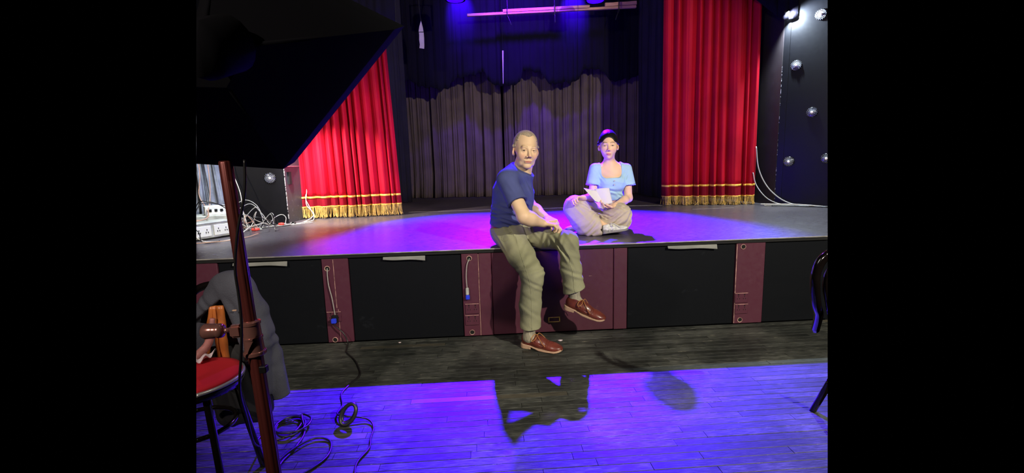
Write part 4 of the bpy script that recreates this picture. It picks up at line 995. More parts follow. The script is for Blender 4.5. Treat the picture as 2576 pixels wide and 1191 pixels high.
# right hand chair
t = thing('bentwood_chair', 'glossy black bentwood chair partly seen at the right edge of the photo', 'chair', (1.67, -1.46, 0))
org = Vector((1.67, -1.46, 0))
bentwood_seat(t, 0.19, M['red_seat'], M['rim'])
tube('back_frame', [Vector(p) - org for p in ((1.42, -1.28, 0.44), (1.34, -1.40, 0.55), (1.275, -1.47, 0.62), (1.243, -1.5, 0.70), (1.240, -1.505, 0.755), (1.262, -1.51, 0.812), (1.32, -1.53, 0.850), (1.40, -1.56, 0.855), (1.47, -1.59, 0.82), (1.50, -1.60, 0.72), (1.50, -1.58, 0.58), (1.50, -1.55, 0.44))], 0.017, M['black_gloss'], t, 12, 8)
tube('inner_hoop', [Vector(p) - org for p in ((1.42, -1.40, 0.46), (1.33, -1.47, 0.60), (1.285, -1.50, 0.69), (1.288, -1.51, 0.76), (1.33, -1.53, 0.805), (1.40, -1.555, 0.80), (1.44, -1.57, 0.70), (1.45, -1.54, 0.46))], 0.012, M['black_gloss'], t, 10, 8)
for (x, y) in ((1.508, -1.19), (1.50, -1.66), (1.84, -1.28), (1.84, -1.66)):
    dx, dy = x - 1.67, y + 1.46
    tube('leg', [(dx * 0.45 + 0.03, dy * 0.55, 0.43), (dx * 0.75 + 0.012, dy * 0.75, 0.24), (dx, dy, 0.010), (dx, dy, 0)], lambda q_: 0.017 - 0.004 * q_, M['black_gloss'], t, 10, 6)
# ------------------------------------------------------------------ people
def Rz(a): c, s = math.cos(a), math.sin(a); return np.array([[c, -s, 0], [s, c, 0], [0, 0, 1]])
def Rx(a): c, s = math.cos(a), math.sin(a); return np.array([[1, 0, 0], [0, c, -s], [0, s, c]])
def Ry(a): c, s = math.cos(a), math.sin(a); return np.array([[c, 0, s], [0, 1, 0], [-s, 0, c]])

def head(fd, O, R, sc, male):
    """head in its own frame: x towards the viewer's right, -y out of the face, z up; eyes at z = 0"""
    fd.set_frame(O, R, sc)
    fd.ell((0, 0.018, 0.036), (0.074, 0.096, 0.086), 0.01)                      # skull
    fd.ell((0, -0.030, -0.020), (0.060 if male else 0.0625, 0.066, 0.082 if male else 0.079), 0.030)                   # face
    fd.ell((0, -0.022, -0.070), (0.045 if male else 0.043, 0.056, 0.036 if male else 0.032), 0.025)  # jaw
    fd.ell((0, -0.066, -0.100 if male else -0.095), (0.026 if male else 0.018, 0.020, 0.017), 0.022)  # chin
    for sx in (-1, 1):
        fd.ell((sx * 0.041, -0.060, -0.028), (0.020, 0.022, 0.026), 0.03)       # cheek
        if male: fd.ell((sx * 0.040, -0.034, -0.080), (0.012, 0.026, 0.020), 0.015)
    if male: fd.cone((-0.036, -0.084, 0.019), (0.036, -0.084, 0.019), 0.009, 0.009, 0.02)
    else: fd.cone((-0.034, -0.083, 0.020), (0.034, -0.083, 0.020), 0.006, 0.006, 0.02)
    for sx in (-1, 1):
        fd.ell((sx * 0.031, -0.1005, 0.001), (0.018, 0.014, 0.011 if male else 0.009), 0.014, 's')   # sockets
        fd.ell((sx * 0.031, -0.080, -0.001), (0.0155, 0.0135, 0.0125), 0.004)                        # lids
        fd.cone((sx * 0.020, -0.0955, -0.001), (sx * 0.042, -0.0895, -0.001), 0.0021 if male else 0.0025, 0.0016, 0.001, 's')  # lid slit
    n = 1.15 if male else 0.85
    fd.cone((0, -0.089, 0.010), (0, -0.103 - 0.012 * n, -0.032), 0.0065 * n, 0.0085 * n, 0.012)
    for sx in (-1, 1): fd.ell((sx * 0.0125 * n, -0.100 - 0.002 * n, -0.038), (0.0085 * n, 0.010, 0.0072), 0.007)
    for sx in (-1, 1): fd.ell((sx * 0.007 * n, -0.110, -0.0445), (0.0030, 0.004, 0.0022), 0.002, 's')
    lip = 0.8 if male else 0.95
    ly = 0.0040 if male else 0.0030
    fd.ell((0, -0.0905 + ly, -0.0655), (0.019 if not male else 0.027, 0.010, 0.0055 * lip), 0.006)
    fd.ell((0, -0.0890 + ly, -0.0750), (0.016 if not male else 0.024, 0.010, 0.0058 * lip), 0.006)
    fd.cone((-0.026, -0.094, -0.0712), (0, -0.1035, -0.0700), 0.0020, 0.0022, 0.002, 's')
    fd.cone((0.026, -0.094, -0.0712), (0, -0.1035, -0.0700), 0.0020, 0.0022, 0.002, 's')
    if male:
        for sx in (-1, 1):
            fd.cone((sx * 0.018, -0.104, -0.036), (sx * 0.036, -0.090, -0.072), 0.0028, 0.0022, 0.006, 's')    # nasolabial folds
            fd.cone((sx * 0.020, -0.0985, -0.016), (sx * 0.042, -0.088, -0.019), 0.0022, 0.0018, 0.005, 's')    # under eye
        fd.cone((-0.030, -0.093, 0.050), (0.030, -0.093, 0.050), 0.0016, 0.0016, 0.004, 's')
        fd.cone((-0.026, -0.088, 0.063), (0.026, -0.088, 0.063), 0.0016, 0.0016, 0.004, 's')
    for sx in (-1, 1):                                                          # ears
        rm = Rz(sx * 0.45) @ Rx(-0.15)
        fd.ell((sx * 0.078, 0.010, -0.004), (0.008, 0.019, 0.033), 0.006, rm=rm)
        fd.ell((sx * 0.084, 0.004, 0.003), (0.006, 0.010, 0.018), 0.003, 's', rm=rm)
        fd.ell((sx * 0.076, 0.003, -0.030), (0.007, 0.009, 0.010), 0.006)
    fd.set_frame()

def hand(fd, W, d, n, side, curl=(0.5, 0.6, 0.4), sc=1.0, spread=0.05, thumb=0.7, thumb_in=0.4):
    """wrist W, direction d, palm normal n, thumb on the +side*across side"""
    d = np.array(d, float); d /= np.linalg.norm(d); n = np.array(n, float); n -= d * (n @ d); n /= np.linalg.norm(n)
    a = np.cross(d, n) * side; W = np.array(W, float)
    L = [0.072, 0.080, 0.074, 0.058]; off = [0.027, 0.009, -0.009, -0.026]; base = [0.088, 0.092, 0.088, 0.080]
    for i in range(4):
        kb = W + d * base[i] * sc + a * off[i] * sc
        fd.cone(W + a * off[i] * 0.55 * sc, kb, 0.0135 * sc, 0.0105 * sc, 0.012)
        dirv = d + a * spread * (1.5 - i); dirv /= np.linalg.norm(dirv); p = kb; ang = 0
        for j, fr in enumerate((0.46, 0.30, 0.24)):
            ang += curl[j]
            v = dirv * math.cos(ang) + n * math.sin(ang); q = p + v * L[i] * fr * sc * 1.1
            fd.cone(p, q, (0.0090 - 0.0009 * j) * sc, (0.0083 - 0.0009 * j) * sc, 0.0035); p = q
    p = W + d * 0.022 * sc + a * 0.022 * sc
    v1 = d * 0.72 + a * thumb + n * 0.25; v1 /= np.linalg.norm(v1)
    q = p + v1 * 0.044 * sc; fd.cone(p, q, 0.0145 * sc, 0.0115 * sc, 0.012)
    v2 = d * 0.95 + a * (thumb - 0.6) + n * thumb_in; v2 /= np.linalg.norm(v2)
    q2 = q + v2 * 0.032 * sc; fd.cone(q, q2, 0.0108 * sc, 0.0098 * sc, 0.004)
    v3 = d * 1.0 + a * (thumb - 0.9) + n * thumb_in; v3 /= np.linalg.norm(v3)
    fd.cone(q2, q2 + v3 * 0.024 * sc, 0.0098 * sc, 0.0080 * sc, 0.003)

def eyes(parent, O, R, sc, gaze=(0, 0)):
    for sx in (-1, 1):
        b = bmesh.new(); bmesh.ops.create_uvsphere(b, u_segments=24, v_segments=20, radius=0.0122 * sc)
        g = Vector((gaze[0], -1, gaze[1])).normalized()
        for f in b.faces:
            c = f.calc_center_median().normalized(); f.material_index = 1 if c.dot(g) > 0.86 else 0; f.smooth = True
        o = obj('eye', b, [M['eye_white'], M['iris']], parent)
        mt = Matrix(((R[0][0], R[0][1], R[0][2], 0), (R[1][0], R[1][1], R[1][2], 0), (R[2][0], R[2][1], R[2][2], 0), (0, 0, 0, 1)))
        p = np.array(O) + sc * (R @ np.array([sx * 0.031, -0.0806, -0.001]))
        o.matrix_parent_inverse = Matrix.Translation(-parent.location)
        o.matrix_basis = Matrix.Translation(p) @ mt

def skin_tint(O, R, sc, male, base, hairline=None):
    base = np.array(lin(base)[:3]); R = np.array(R); O = np.array(O)
    lips = np.array(lin((176, 112, 94) if male else (206, 128, 114))[:3]); brow = np.array(lin((150, 122, 92) if male else (70, 52, 46))[:3])
    red = np.array(lin((214, 140, 118))[:3]); lidc = np.array(lin((110, 70, 56) if male else (60, 38, 36))[:3])
    def f(V):
        q = ((V - O) @ R) / sc; x, y, z = q[:, 0], q[:, 1], q[:, 2]; c = np.tile(base, (len(V), 1))
        n = np.sin(V[:, 0] * 61 + V[:, 2] * 43) * np.sin(V[:, 1] * 57 - V[:, 2] * 71); c *= (1 + 0.05 * n)[:, None]
        def mix(w, col):
            w = np.clip(w, 0, 1)[:, None]; c[:] = c * (1 - w) + col * w
        front = (y < -0.05) & (np.abs(z) < 0.14)
        ax = np.abs(x)
        w = np.exp(-((ax - 0.042) / 0.018) ** 2 - ((z + 0.035) / 0.02) ** 2) * front; mix(0.35 * w, red)
        w = np.exp(-(x / 0.014) ** 2 - ((z + 0.036) / 0.012) ** 2) * (y < -0.098); mix(0.35 * w, red)
        lw = 0.026 if male else 0.0205
        w = ((np.abs(x) / lw) ** 2 + ((z + 0.0705) / (0.0070 if male else 0.0095)) ** 2); mix((1.25 - w) * 3 * (y < -0.086) * (0.42 if male else 0.75), lips)
        bz = 0.021 + 0.005 * (1 - ((ax - 0.030) / 0.02) ** 2) if male else 0.0235 + 0.005 * (1 - ((ax - 0.032) / 0.02) ** 2)
        w = (1 - np.abs(z - bz) / (0.0042 if male else 0.0030)) * 2 * (np.abs(ax - 0.031) < 0.020) * (y < -0.062); mix(w * (0.45 if male else 0.8), brow)
        # lash lines
        w = (1 - np.abs(z + 0.001 - 0.0045 * (1 - ((ax - 0.031) / 0.014) ** 2)) / 0.0026) * 2 * (np.abs(ax - 0.031) < 0.0145) * (y < -0.078); mix(w * 0.9, lidc)
        w = np.exp(-((ax - 0.082) / 0.01) ** 2 - (y / 0.03) ** 2 - (z / 0.035) ** 2); mix(0.4 * w, red)
        return c
    return f

def add_part(name, fd, m, parent, lab=None):
    me, V = fd.mesh(name); o = obj(name, me, m, parent, None, lab); o.matrix_parent_inverse = Matrix.Translation(-parent.location); return o, me, V

def shoe(person, mtx, L, style, label=None):
    """shoe in its own frame: x to the toe, y left, z up, heel bottom at the origin"""
    s = L / 0.29
    fd = Field((-0.02, -0.07, -0.005), (0.31, 0.07, 0.15), 0.0032)
    def zs(x): return 0.020 * np.clip(1 - (x - 0.05) / 0.10, 0.15, 1)
    fd.ell((0.048, 0, 0.058), (0.046, 0.035, 0.052), 0.01)
    fd.cone((0.05, 0, 0.055), (0.13, 0, 0.045), 0.036, 0.040, 0.02, flat=((0, 1, 0), 0.92))
    fd.cone((0.12, 0, 0.048), (0.215, 0.004, 0.028), 0.040, 0.036, 0.02, flat=((0, 0, 1), 0.86))
    fd.ell((0.222, 0.004, 0.026), (0.068, 0.046 if style == 'brogue' else 0.048, 0.028 if style == 'brogue' else 0.034), 0.02)
    fd.cone((0.115, 0, 0.075), (0.165, 0.002, 0.055), 0.018, 0.018, 0.02)
    fd.cone((0.048, 0, 0.07), (0.058, 0, 0.094), 0.034, 0.034, 0.01, flat=((0, 1, 0), 0.95))
    fd.ell((0.062, 0, 0.108), (0.042, 0.028, 0.024), 0.006, 's')
    fd.half((0.0, 0, 0.021), (0, 0, -1), hi=(0.10, 0.07, 0.15)); fd.half((0.0, 0, 0.013), (0, 0, -1))
    fd.half((0, 0, 0.092), (-0.10, 0, 1))
    if style == 'brogue':   # cap seam and wing line as shallow grooves
        fd.cone((0.232, -0.06, 0.0), (0.222, 0, 0.060), 0.002, 0.002, 0.003, 's'); fd.cone((0.232, 0.06, 0.0), (0.222, 0, 0.060), 0.002, 0.002, 0.003, 's')
        for sy in (-1, 1): fd.cone((0.07, sy * 0.040, 0.070), (0.165, sy * 0.036, 0.040), 0.002, 0.002, 0.003, 's'); fd.cone((0.165, sy * 0.036, 0.040), (0.185, sy * 0.01, 0.060), 0.002, 0.002, 0.003, 's')
        fd.ripple((0.195, 0, 0.05), 0.03, (1, 0, 0), 0.018, 0.0012)
    else:
        for q in (0.06, 0.10, 0.15, 0.20):
            for sy in (-1, 1): fd.cone((q, sy * 0.055, 0.02), (q + 0.03, sy * 0.02, 0.075), 0.003, 0.003, 0.004, 'u' if q < 0.12 else 's')
    up, V = fd.mesh('shoe')
    root = obj('shoe', up, M['leather'] if style == 'brogue' else M['shoe_white'], person, None, label)
    root.matrix_parent_inverse = Matrix.Translation(-person.location); root.matrix_basis = mtx @ Matrix.Scale(s, 4)
    # sole
    fs = Field((-0.02, -0.07, -0.005), (0.31, 0.07, 0.06), 0.003)
    wd = 1.0
    def sole(X, Y, Z):
        t = np.clip(X / 0.235, 0, 1); hw = 0.036 + 0.014 * np.sin(np.clip((X - 0.06) / 0.20, 0, 1) * math.pi * 0.75) - 0.006 * np.exp(-((X - 0.10) / 0.035) ** 2)
        cx = np.clip(X, 0.032, 0.242); dxy = np.sqrt((X - cx) ** 2 + (Y - 0.004 * t) ** 2) - hw
        zz = zs(X); th = 0.011 if style == 'brogue' else 0.020
        top = zz + th + (0.018 * np.clip((X - 0.235) / 0.055, 0, 1) ** 2); bot = np.where(X < 0.078, 0.0, np.minimum(zz, zz * 0 + 0.0 if style != 'brogue' else zz) - 0.0)
        bot = bot + 0.012 * np.clip((X - 0.235) / 0.055, 0, 1) ** 2
        return np.maximum(dxy, np.maximum(Z - top, bot - Z))
    fs.fn((-0.02, -0.07, -0.004), (0.31, 0.07, 0.06), sole)
    me, V = fs.mesh('sole'); obj('sole', me, M['sole'] if style == 'brogue' else M['shoe_grey'], root)
    lines = []
    for k in range(5):
        x = 0.112 + k * 0.015; z = 0.096 - k * 0.0085
        lines.append([(x, -0.020, z - 0.010), (x + 0.004, 0, z), (x + 0.008, 0.020, z - 0.010)])
    lines += [[(0.115, 0, 0.098), (0.105, -0.018, 0.104), (0.092, -0.040, 0.085), (0.10, -0.048, 0.066), (0.115, -0.034, 0.078), (0.118, 0, 0.10)],
              [(0.115, 0, 0.098), (0.12, 0.022, 0.102), (0.135, 0.042, 0.080), (0.155, 0.046, 0.060)], [(0.115, 0, 0.098), (0.13, -0.025, 0.095), (0.165, -0.042, 0.062), (0.19, -0.048, 0.042)]]
    if style != 'brogue': lines += [[(0.115, 0.0, 0.098), (0.09, 0.03, 0.10), (0.085, 0.055, 0.07), (0.10, 0.06, 0.03), (0.075, 0.085, 0.006), (0.04, 0.11, 0.004)], [(0.12, 0.0, 0.098), (0.10, 0.04, 0.085), (0.12, 0.062, 0.04), (0.14, 0.055, 0.02)]]
    multi_tube('laces', lines, 0.0022 if style == 'brogue' else 0.0036, M['lace'] if style == 'brogue' else M['shoe_white'], root, 6, 5)
    return root

# ================= the man on the stage edge
man = thing('person', 'grey-haired man in navy t-shirt and olive corduroys sitting on the stage edge', 'person', (0.17, 0.10, HS))
HO = (0.279, 0.012, 1.276); HR = Rz(0.17) @ Ry(0.07) @ Rx(0.06); HSC = 1.03
f_ = np.array([0.90, -0.43, 0.0]); l_ = np.array([0.43, 0.90, 0.0])
shR = np.array([0.148, -0.100, 1.082]); shL = np.array([0.238, 0.205, 1.085])
elR = np.array([0.238, -0.240, 0.858]); wrR = np.array([0.372, -0.165, 0.802])
elL = np.array([0.312, 0.100, 0.885]); wrL = np.array([0.408, -0.075, 0.815])
hipR = np.array([0.145, 0.035, 0.712]); hipL = np.array([0.215, 0.190, 0.712])
knR = np.array([0.279, -0.290, 0.500]); knL = np.array([0.516, -0.220, 0.688])
anR = np.array([0.252, -0.262, 0.095]); anL = np.array([0.560, -0.205, 0.310])
fd = Field((-0.02, -0.48, 0.0), (0.80, 0.38, 1.44), 0.0034)
fd.cone((0.175, 0.105, 0.74), (0.20, 0.075, 0.92), 0.110, 0.105, 0.03)
fd.cone((0.20, 0.075, 0.92), (0.225, 0.06, 1.08), 0.105, 0.085, 0.05)
fd.cone(shR + (shL - shR) * 0.12, shL - (shL - shR) * 0.12, 0.050, 0.050, 0.05)
fd.cone((0.232, 0.065, 1.09), (0.272, 0.028, 1.205), 0.058, 0.055, 0.03)
fd.cone((0.250, 0.060, 1.10), (0.285, 0.055, 1.24), 0.060, 0.055, 0.03)
for a, b, c in ((shR, elR, wrR), (shL, elL, wrL)):
    fd.cone(a, b, 0.050, 0.044, 0.02); m_ = b * 0.7 + c * 0.3
    fd.cone(b, m_, 0.043, 0.044, 0.02); fd.cone(m_, c, 0.043, 0.027, 0.03)
hand(fd, wrR, (0.80, -0.30, -0.10), (-0.10, 0.0, -1), 1, curl=(0.75, 1.0, 0.7), sc=0.92, spread=0.02, thumb=0.4)
hand(fd, wrL + np.array([0.0, -0.01, 0.010]), (0.30, -0.90, -0.12), (0.1, -0.2, -1), -1, curl=(0.55, 0.9, 0.8), sc=0.94, spread=0.02, thumb=0.35)
for a, b, c in ((hipR, knR, anR), (hipL, knL, anL)):
    fd.cone(a, b, 0.075, 0.050, 0.03); fd.cone(b, c, 0.048, 0.032, 0.02)
fd.cone(anR, anR + np.array([0.045, -0.02, -0.045]), 0.026, 0.016, 0.01); fd.cone(anL, anL + np.array([0.06, -0.02, -0.050]), 0.030, 0.018, 0.01)
head(fd, HO, HR, HSC, True)
o, me, V = add_part('body', fd, M['skin'], man); paint(me, V, skin_tint(HO, HR, HSC, True, (206, 174, 142)))
eyes(man, HO, HR, HSC, (-0.22, 0.0))
# hair: short, receding
fd = Field((0.16, -0.12, 1.18), (0.41, 0.18, 1.42), 0.003); fd.set_frame(HO, HR, HSC)
head(fd, HO, HR, HSC, True); fd.set_frame(HO, HR, HSC)
fd.d = np.maximum(fd.d - 0.0055, -(fd.d + 0.006))
def hairline(X, Y, Z):
    P = [X - HO[0], Y - HO[1], Z - HO[2]]; q = [(P[0] * HR[0, j] + P[1] * HR[1, j] + P[2] * HR[2, j]) / HSC for j in range(3)]
    x, y, z = q; ax = np.abs(x)
    lim = np.where(z > 0.058, -0.044 - 0.020 * np.exp(-(x / 0.026) ** 2) + 0.015 * np.exp(-((ax - 0.045) / 0.015) ** 2), -0.018)
    lim = lim + 0.0015 * np.sin(x * 500 + z * 200)
    a = lim - y
    low = np.where(y < 0.03, 0.012, -0.055) - z
    return -np.maximum(a, low)
fd.fn(fd.lo, fd.lo + fd.n * fd.h, hairline, 0.012, 's')
X_, Y_, Z_ = np.meshgrid(*fd.ax, indexing='ij'); fd.d += (0.0006 * np.sin(X_ * 900 + Z_ * 300) * np.sin(Y_ * 500 + Z_ * 240)).astype(np.float32)
fd.set_frame(); add_part('hair', fd, M['hair_grey'], man)
# t-shirt
fd = Field((-0.02, -0.30, 0.70), (0.46, 0.36, 1.24), 0.0036)
FLT = (f_, 0.82)
fd.cone((0.150, 0.110, 0.775), (0.165, 0.098, 0.86), 0.146, 0.142, 0.04, flat=FLT)
fd.cone((0.168, 0.098, 0.86), (0.192, 0.085, 1.00), 0.146, 0.150, 0.04, flat=FLT)
fd.cone((0.192, 0.085, 1.00), (0.205, 0.080, 1.06), 0.150, 0.110, 0.06, flat=FLT)
fd.cone((0.240, 0.045, 1.08), (0.272, 0.022, 1.150), 0.082, 0.078, 0.04)
fd.ell((0.235, 0.06, 0.86), (0.095, 0.10, 0.10), 0.05); fd.ell((0.235, 0.045, 0.97), (0.090, 0.10, 0.10), 0.05)                           # belly
fd.cone(shR + np.array([0.0, 0.015, 0.012]), shL + np.array([0, -0.015, 0.01]), 0.062, 0.062, 0.06)
fd.cone(shR, (0.240, 0.045, 1.15), 0.055, 0.060, 0.04); fd.cone(shL, (0.262, 0.085, 1.15), 0.055, 0.055, 0.04)
for a, b in ((shR, elR), (shL, elL)):
    dv = b - a; e = a + dv * 0.62
    fd.cone(a, a + dv * 0.75, 0.063, 0.070, 0.03, cut=(e, dv)); fd.cone(a + dv * 0.45, a + dv * 1.1, 0.052, 0.055, 0, op='s')
fd.cone((0.272, 0.020, 1.185), (0.300, -0.015, 1.27), 0.063, 0.080, 0.012, op='s')
fd.half((0.27, 0.02, 1.140), (0.61, -0.29, 1), (0.16, -0.14, 1.04), (0.40, 0.16, 1.3))     # neckline
fd.half((0, 0, 0.774), (-0.10, 0.08, -1))
fd.ripple((0.20, -0.06, 0.86), 0.10, (0.3, 0, 1), 0.045, 0.006); fd.ripple((0.15, 0.0, 0.80), 0.09, (0.35, 0, 1), 0.040, 0.006)
fd.ripple((0.27, -0.05, 0.90), 0.07, (0.8, 0, 0.5), 0.04, 0.005); fd.ripple((0.19, -0.15, 1.00), 0.06, (0.9, 0.1, 0.5), 0.045, 0.004)
fd.ripple((0.27, 0.0, 1.06), 0.07, (1, 0.3, 0.5), 0.05, 0.004); fd.ripple((0.08, 0.02, 0.84), 0.08, (0.1, 0.1, 1), 0.035, 0.005)
add_part('t_shirt', fd, M['navy'], man)
# trousers
fd = Field((-0.02, -0.42, 0.12), (0.68, 0.36, 0.83), 0.004)
fd.ell((0.158, 0.100, 0.725), (0.135, 0.155, 0.098), 0.02)
fd.cone((0.155, 0.105, 0.74), (0.160, 0.100, 0.79), 0.130, 0.126, 0.03, flat=FLT)
mR = hipR * 0.45 + knR * 0.55; mL = hipL * 0.45 + knL * 0.55
fd.cone(hipR, mR, 0.100, 0.086, 0.04); fd.cone(mR, knR, 0.086, 0.072, 0.03)
fd.cone(knR, knR * 0.5 + anR * 0.5 + np.array([-0.004, -0.004, 0]), 0.071, 0.066, 0.02); fd.cone(knR * 0.5 + anR * 0.5 + np.array([-0.004, 0, 0]), (0.262, -0.262, 0.12), 0.066, 0.068, 0.03, cut=((0.262, -0.262, 0.146), (0.03, 0.1, -1)))
fd.cone(hipL, mL, 0.094, 0.082, 0.04); fd.cone(mL, knL, 0.082, 0.067, 0.03)
fd.cone(knL, knL * 0.5 + anL * 0.5, 0.068, 0.064, 0.02); fd.cone(knL * 0.5 + anL * 0.5, (0.563, -0.205, 0.33), 0.062, 0.076, 0.03, cut=((0.558, -0.205, 0.362), (0.32, 0, -1)))
fd.half((0, 0, 0.627), (0, 0, -1), (-0.05, 0.02, 0.3), (0.5, 0.4, 0.70))
fd.cone((0.262, -0.262, 0.09), (0.262, -0.262, 0.19), 0.058, 0.054, 0, op='s'); fd.cone((0.565, -0.205, 0.28), (0.56, -0.205, 0.42), 0.064, 0.052, 0, op='s')
fd.half((0, 0, 0.754), (-0.10, 0.08, 1))
for c, sg, dv, lam, am in ((knR + [0, 0.02, 0.02], 0.09, (-0.5, 0.2, 1), 0.045, 0.0045), (knR + [0.02, -0.02, -0.07], 0.08, (0.5, 0, 1), 0.05, 0.003), (hipR + [0.05, -0.06, 0.02], 0.12, (0.6, -0.5, 0.9), 0.05, 0.007),
                       (knL + [-0.05, -0.02, -0.05], 0.09, (1, 0, 0.6), 0.045, 0.008), (knL + [-0.16, 0.0, 0.03], 0.12, (1, -0.4, -0.5), 0.06, 0.006), ((0.26, -0.27, 0.26), 0.12, (0.7, 0, 1), 0.10, 0.0025),
                       ((0.55, -0.22, 0.48), 0.12, (0.25, 0, 1), 0.07, 0.004), ((0.26, 0.02, 0.72), 0.09, (1, 0.6, -0.2), 0.045, 0.006)):
    fd.ripple(c, sg, dv, lam, am)
tr, me, V = add_part('trousers', fd, M['olive'], man)
from mathutils.bvhtree import BVHTree
def seams(parent, me, lines, r, m, name='seam'):
    """stitched lines snapped on to a garment's surface"""
    bm = bmesh.new(); bm.from_mesh(me); bv = BVHTree.FromBMesh(bm); L = []
    for ln_ in lines:
        P = []
        for p in catmull(ln_, 8):
            q = bv.find_nearest(p)
            if q[0] is not None: P.append(q[0] + q[1] * 0.0006)
        L.append(P)
    bm.free(); o = multi_tube(name, L, r, m, parent, 5, 0); o.matrix_parent_inverse = Matrix.Identity(4); return o
o = seams(tr, me, [[(0.19, -0.13, 0.715), (0.21, -0.24, 0.62), (0.235, -0.36, 0.52), (0.26, -0.35, 0.42), (0.262, -0.34, 0.28), (0.262, -0.34, 0.15)],
                   [(0.15, -0.10, 0.755), (0.165, -0.11, 0.735), (0.16, -0.13, 0.705), (0.13, -0.11, 0.685), (0.10, -0.08, 0.69)],
                   [(0.10, -0.08, 0.755), (0.105, -0.08, 0.72), (0.10, -0.09, 0.69)],
                   [(0.30, -0.0, 0.745), (0.31, -0.02, 0.70), (0.285, -0.03, 0.66)],
                   [(0.50, -0.30, 0.62), (0.53, -0.30, 0.50), (0.545, -0.30, 0.36)]], 0.0010, mat('trouser_stitching', (150, 148, 118), 0.9))
fd = Field((-0.02, -0.16, 0.70), (0.36, 0.30, 0.84), 0.003)
fd.cone((0.150, 0.108, 0.755), (0.152, 0.106, 0.775), 0.1415, 0.1415, 0, flat=FLT)
fd.half((0, 0, 0.751), (-0.10, 0.08, -1)); fd.half((0, 0, 0.780), (-0.10, 0.08, 1))
add_part('belt', fd, M['belt'], man)
for a, b, nm in ((anR, knR, 'sock'), (anL, knL, 'sock')):
    fd = Field(a - 0.09, a + 0.14, 0.003); dv = (b - a) / np.linalg.norm(b - a)
    fd.cone(a - dv * 0.02, a + dv * 0.11, 0.0375, 0.042, 0); fd.cone(a - dv * 0.02, a + np.array([0.045, -0.01, -0.045]), 0.036, 0.03, 0.02)
    for q in (0.03, 0.055, 0.08): fd.cone(a + dv * q + np.array([-0.06, -0.06, 0.01]), a + dv * q + np.array([0.06, -0.045, -0.01]), 0.004, 0.004, 0.006, 's')
    add_part(nm, fd, M['sock'], man)
def shoe_m(heel, toe, roll=0.0):
    x = (Vector(toe) - Vector(heel)).normalized(); z = Vector((0, 0, 1)); z = (z - x * z.dot(x)).normalized(); y = z.cross(x)
    return Matrix(((x.x, y.x, z.x, heel[0]), (x.y, y.y, z.y, heel[1]), (x.z, y.z, z.z, heel[2]), (0, 0, 0, 1))) @ Matrix.Rotation(roll, 4, 'X')
shoe(man, shoe_m((0.205, -0.225, 0.001), (0.424, -0.355, 0.001)), 0.285, 'brogue')
shoe(man, shoe_m((0.494, -0.180, 0.236), (0.725, -0.290, 0.168), 0.05), 0.280, 'brogue')

# ================= the woman cross-legged on the deck
wom = thing('person', 'woman in light blue top and beige trousers sitting cross-legged on the stage', 'person', (1.05, 0.66, HS))
WO = (0.989, 0.590, 1.306); WR = Rz(-0.22) @ Ry(0.0) @ Rx(0.02); WSC = 0.93
sR = np.array([0.890, 0.63, 1.128]); sL = np.array([1.148, 0.63, 1.120])
eR = np.array([0.862, 0.60, 0.900]); eL = np.array([1.158, 0.60, 0.885])
wR = np.array([0.745, 0.405, 0.915]); wL = np.array([1.000, 0.425, 0.848])
hR = np.array([0.985, 0.72, 0.735]); hL = np.array([1.095, 0.72, 0.735])
kR = np.array([0.700, 0.480, 0.838]); kL = np.array([1.035, 0.440, 0.765])
aR = np.array([0.905, 0.350, 0.690]); aL = np.array([0.80, 0.52, 0.672])
fd = Field((0.54, 0.16, 0.60), (1.32, 0.92, 1.46), 0.0034)
fd.cone((1.050, 0.70, 0.75), (1.035, 0.66, 0.90), 0.085, 0.078, 0.04, flat=((0, 1, 0), 0.8))
fd.cone((1.035, 0.66, 0.90), (1.018, 0.64, 1.05), 0.078, 0.100, 0.05, flat=((0, 1, 0), 0.8))
fd.cone((0.940, 0.635, 1.115), (1.095, 0.635, 1.112), 0.048, 0.048, 0.06)
fd.cone((1.018, 0.640, 1.06), (1.018, 0.635, 1.13), 0.080, 0.060, 0.05, flat=((0, 1, 0), 0.75))
fd.cone((1.012, 0.640, 1.12), (1.000, 0.605, 1.24), 0.044, 0.042, 0.03)
for s_, sx in ((sR, -1), (sL, 1)):     # collar bones
    fd.cone((1.018 + sx * 0.018, 0.588, 1.128), (1.018 + sx * 0.10, 0.60, 1.142), 0.008, 0.007, 0.012)
for a, b, c in ((sR, eR, wR), (sL, eL, wL)):
    fd.cone(a, b, 0.038, 0.031, 0.02); m_ = b * 0.7 + c * 0.3; fd.cone(b, m_, 0.031, 0.032, 0.02); fd.cone(m_, c, 0.031, 0.020, 0.02)
hand(fd, wR, (-0.75, -0.45, 0.05), (0.2, -0.3, -1), -1, curl=(0.8, 1.0, 0.8), sc=0.86, thumb=0.35)
hand(fd, wL, (-0.95, -0.2, 0.0), (0, -0.45, 0.9), -1, curl=(0.35, 0.5, 0.4), sc=0.86, thumb=0.5)
for a, b, c in ((hR, kR, aR), (hL, kL, aL)):
    fd.cone(a, b, 0.065, 0.045, 0.03); fd.cone(b, c, 0.042, 0.027, 0.02)
fd.cone(aR, aR + np.array([0.10, 0.01, -0.02]), 0.029, 0.02, 0.01); fd.cone(aL, aL + np.array([-0.09, -0.01, -0.015]), 0.027, 0.018, 0.01)
head(fd, WO, WR, WSC, False)
o, me, V = add_part('body', fd, M['skin'], wom); paint(me, V, skin_tint(WO, WR, WSC, False, (226, 186, 152)))
eyes(wom, WO, WR, WSC, (0.0, 0.0))
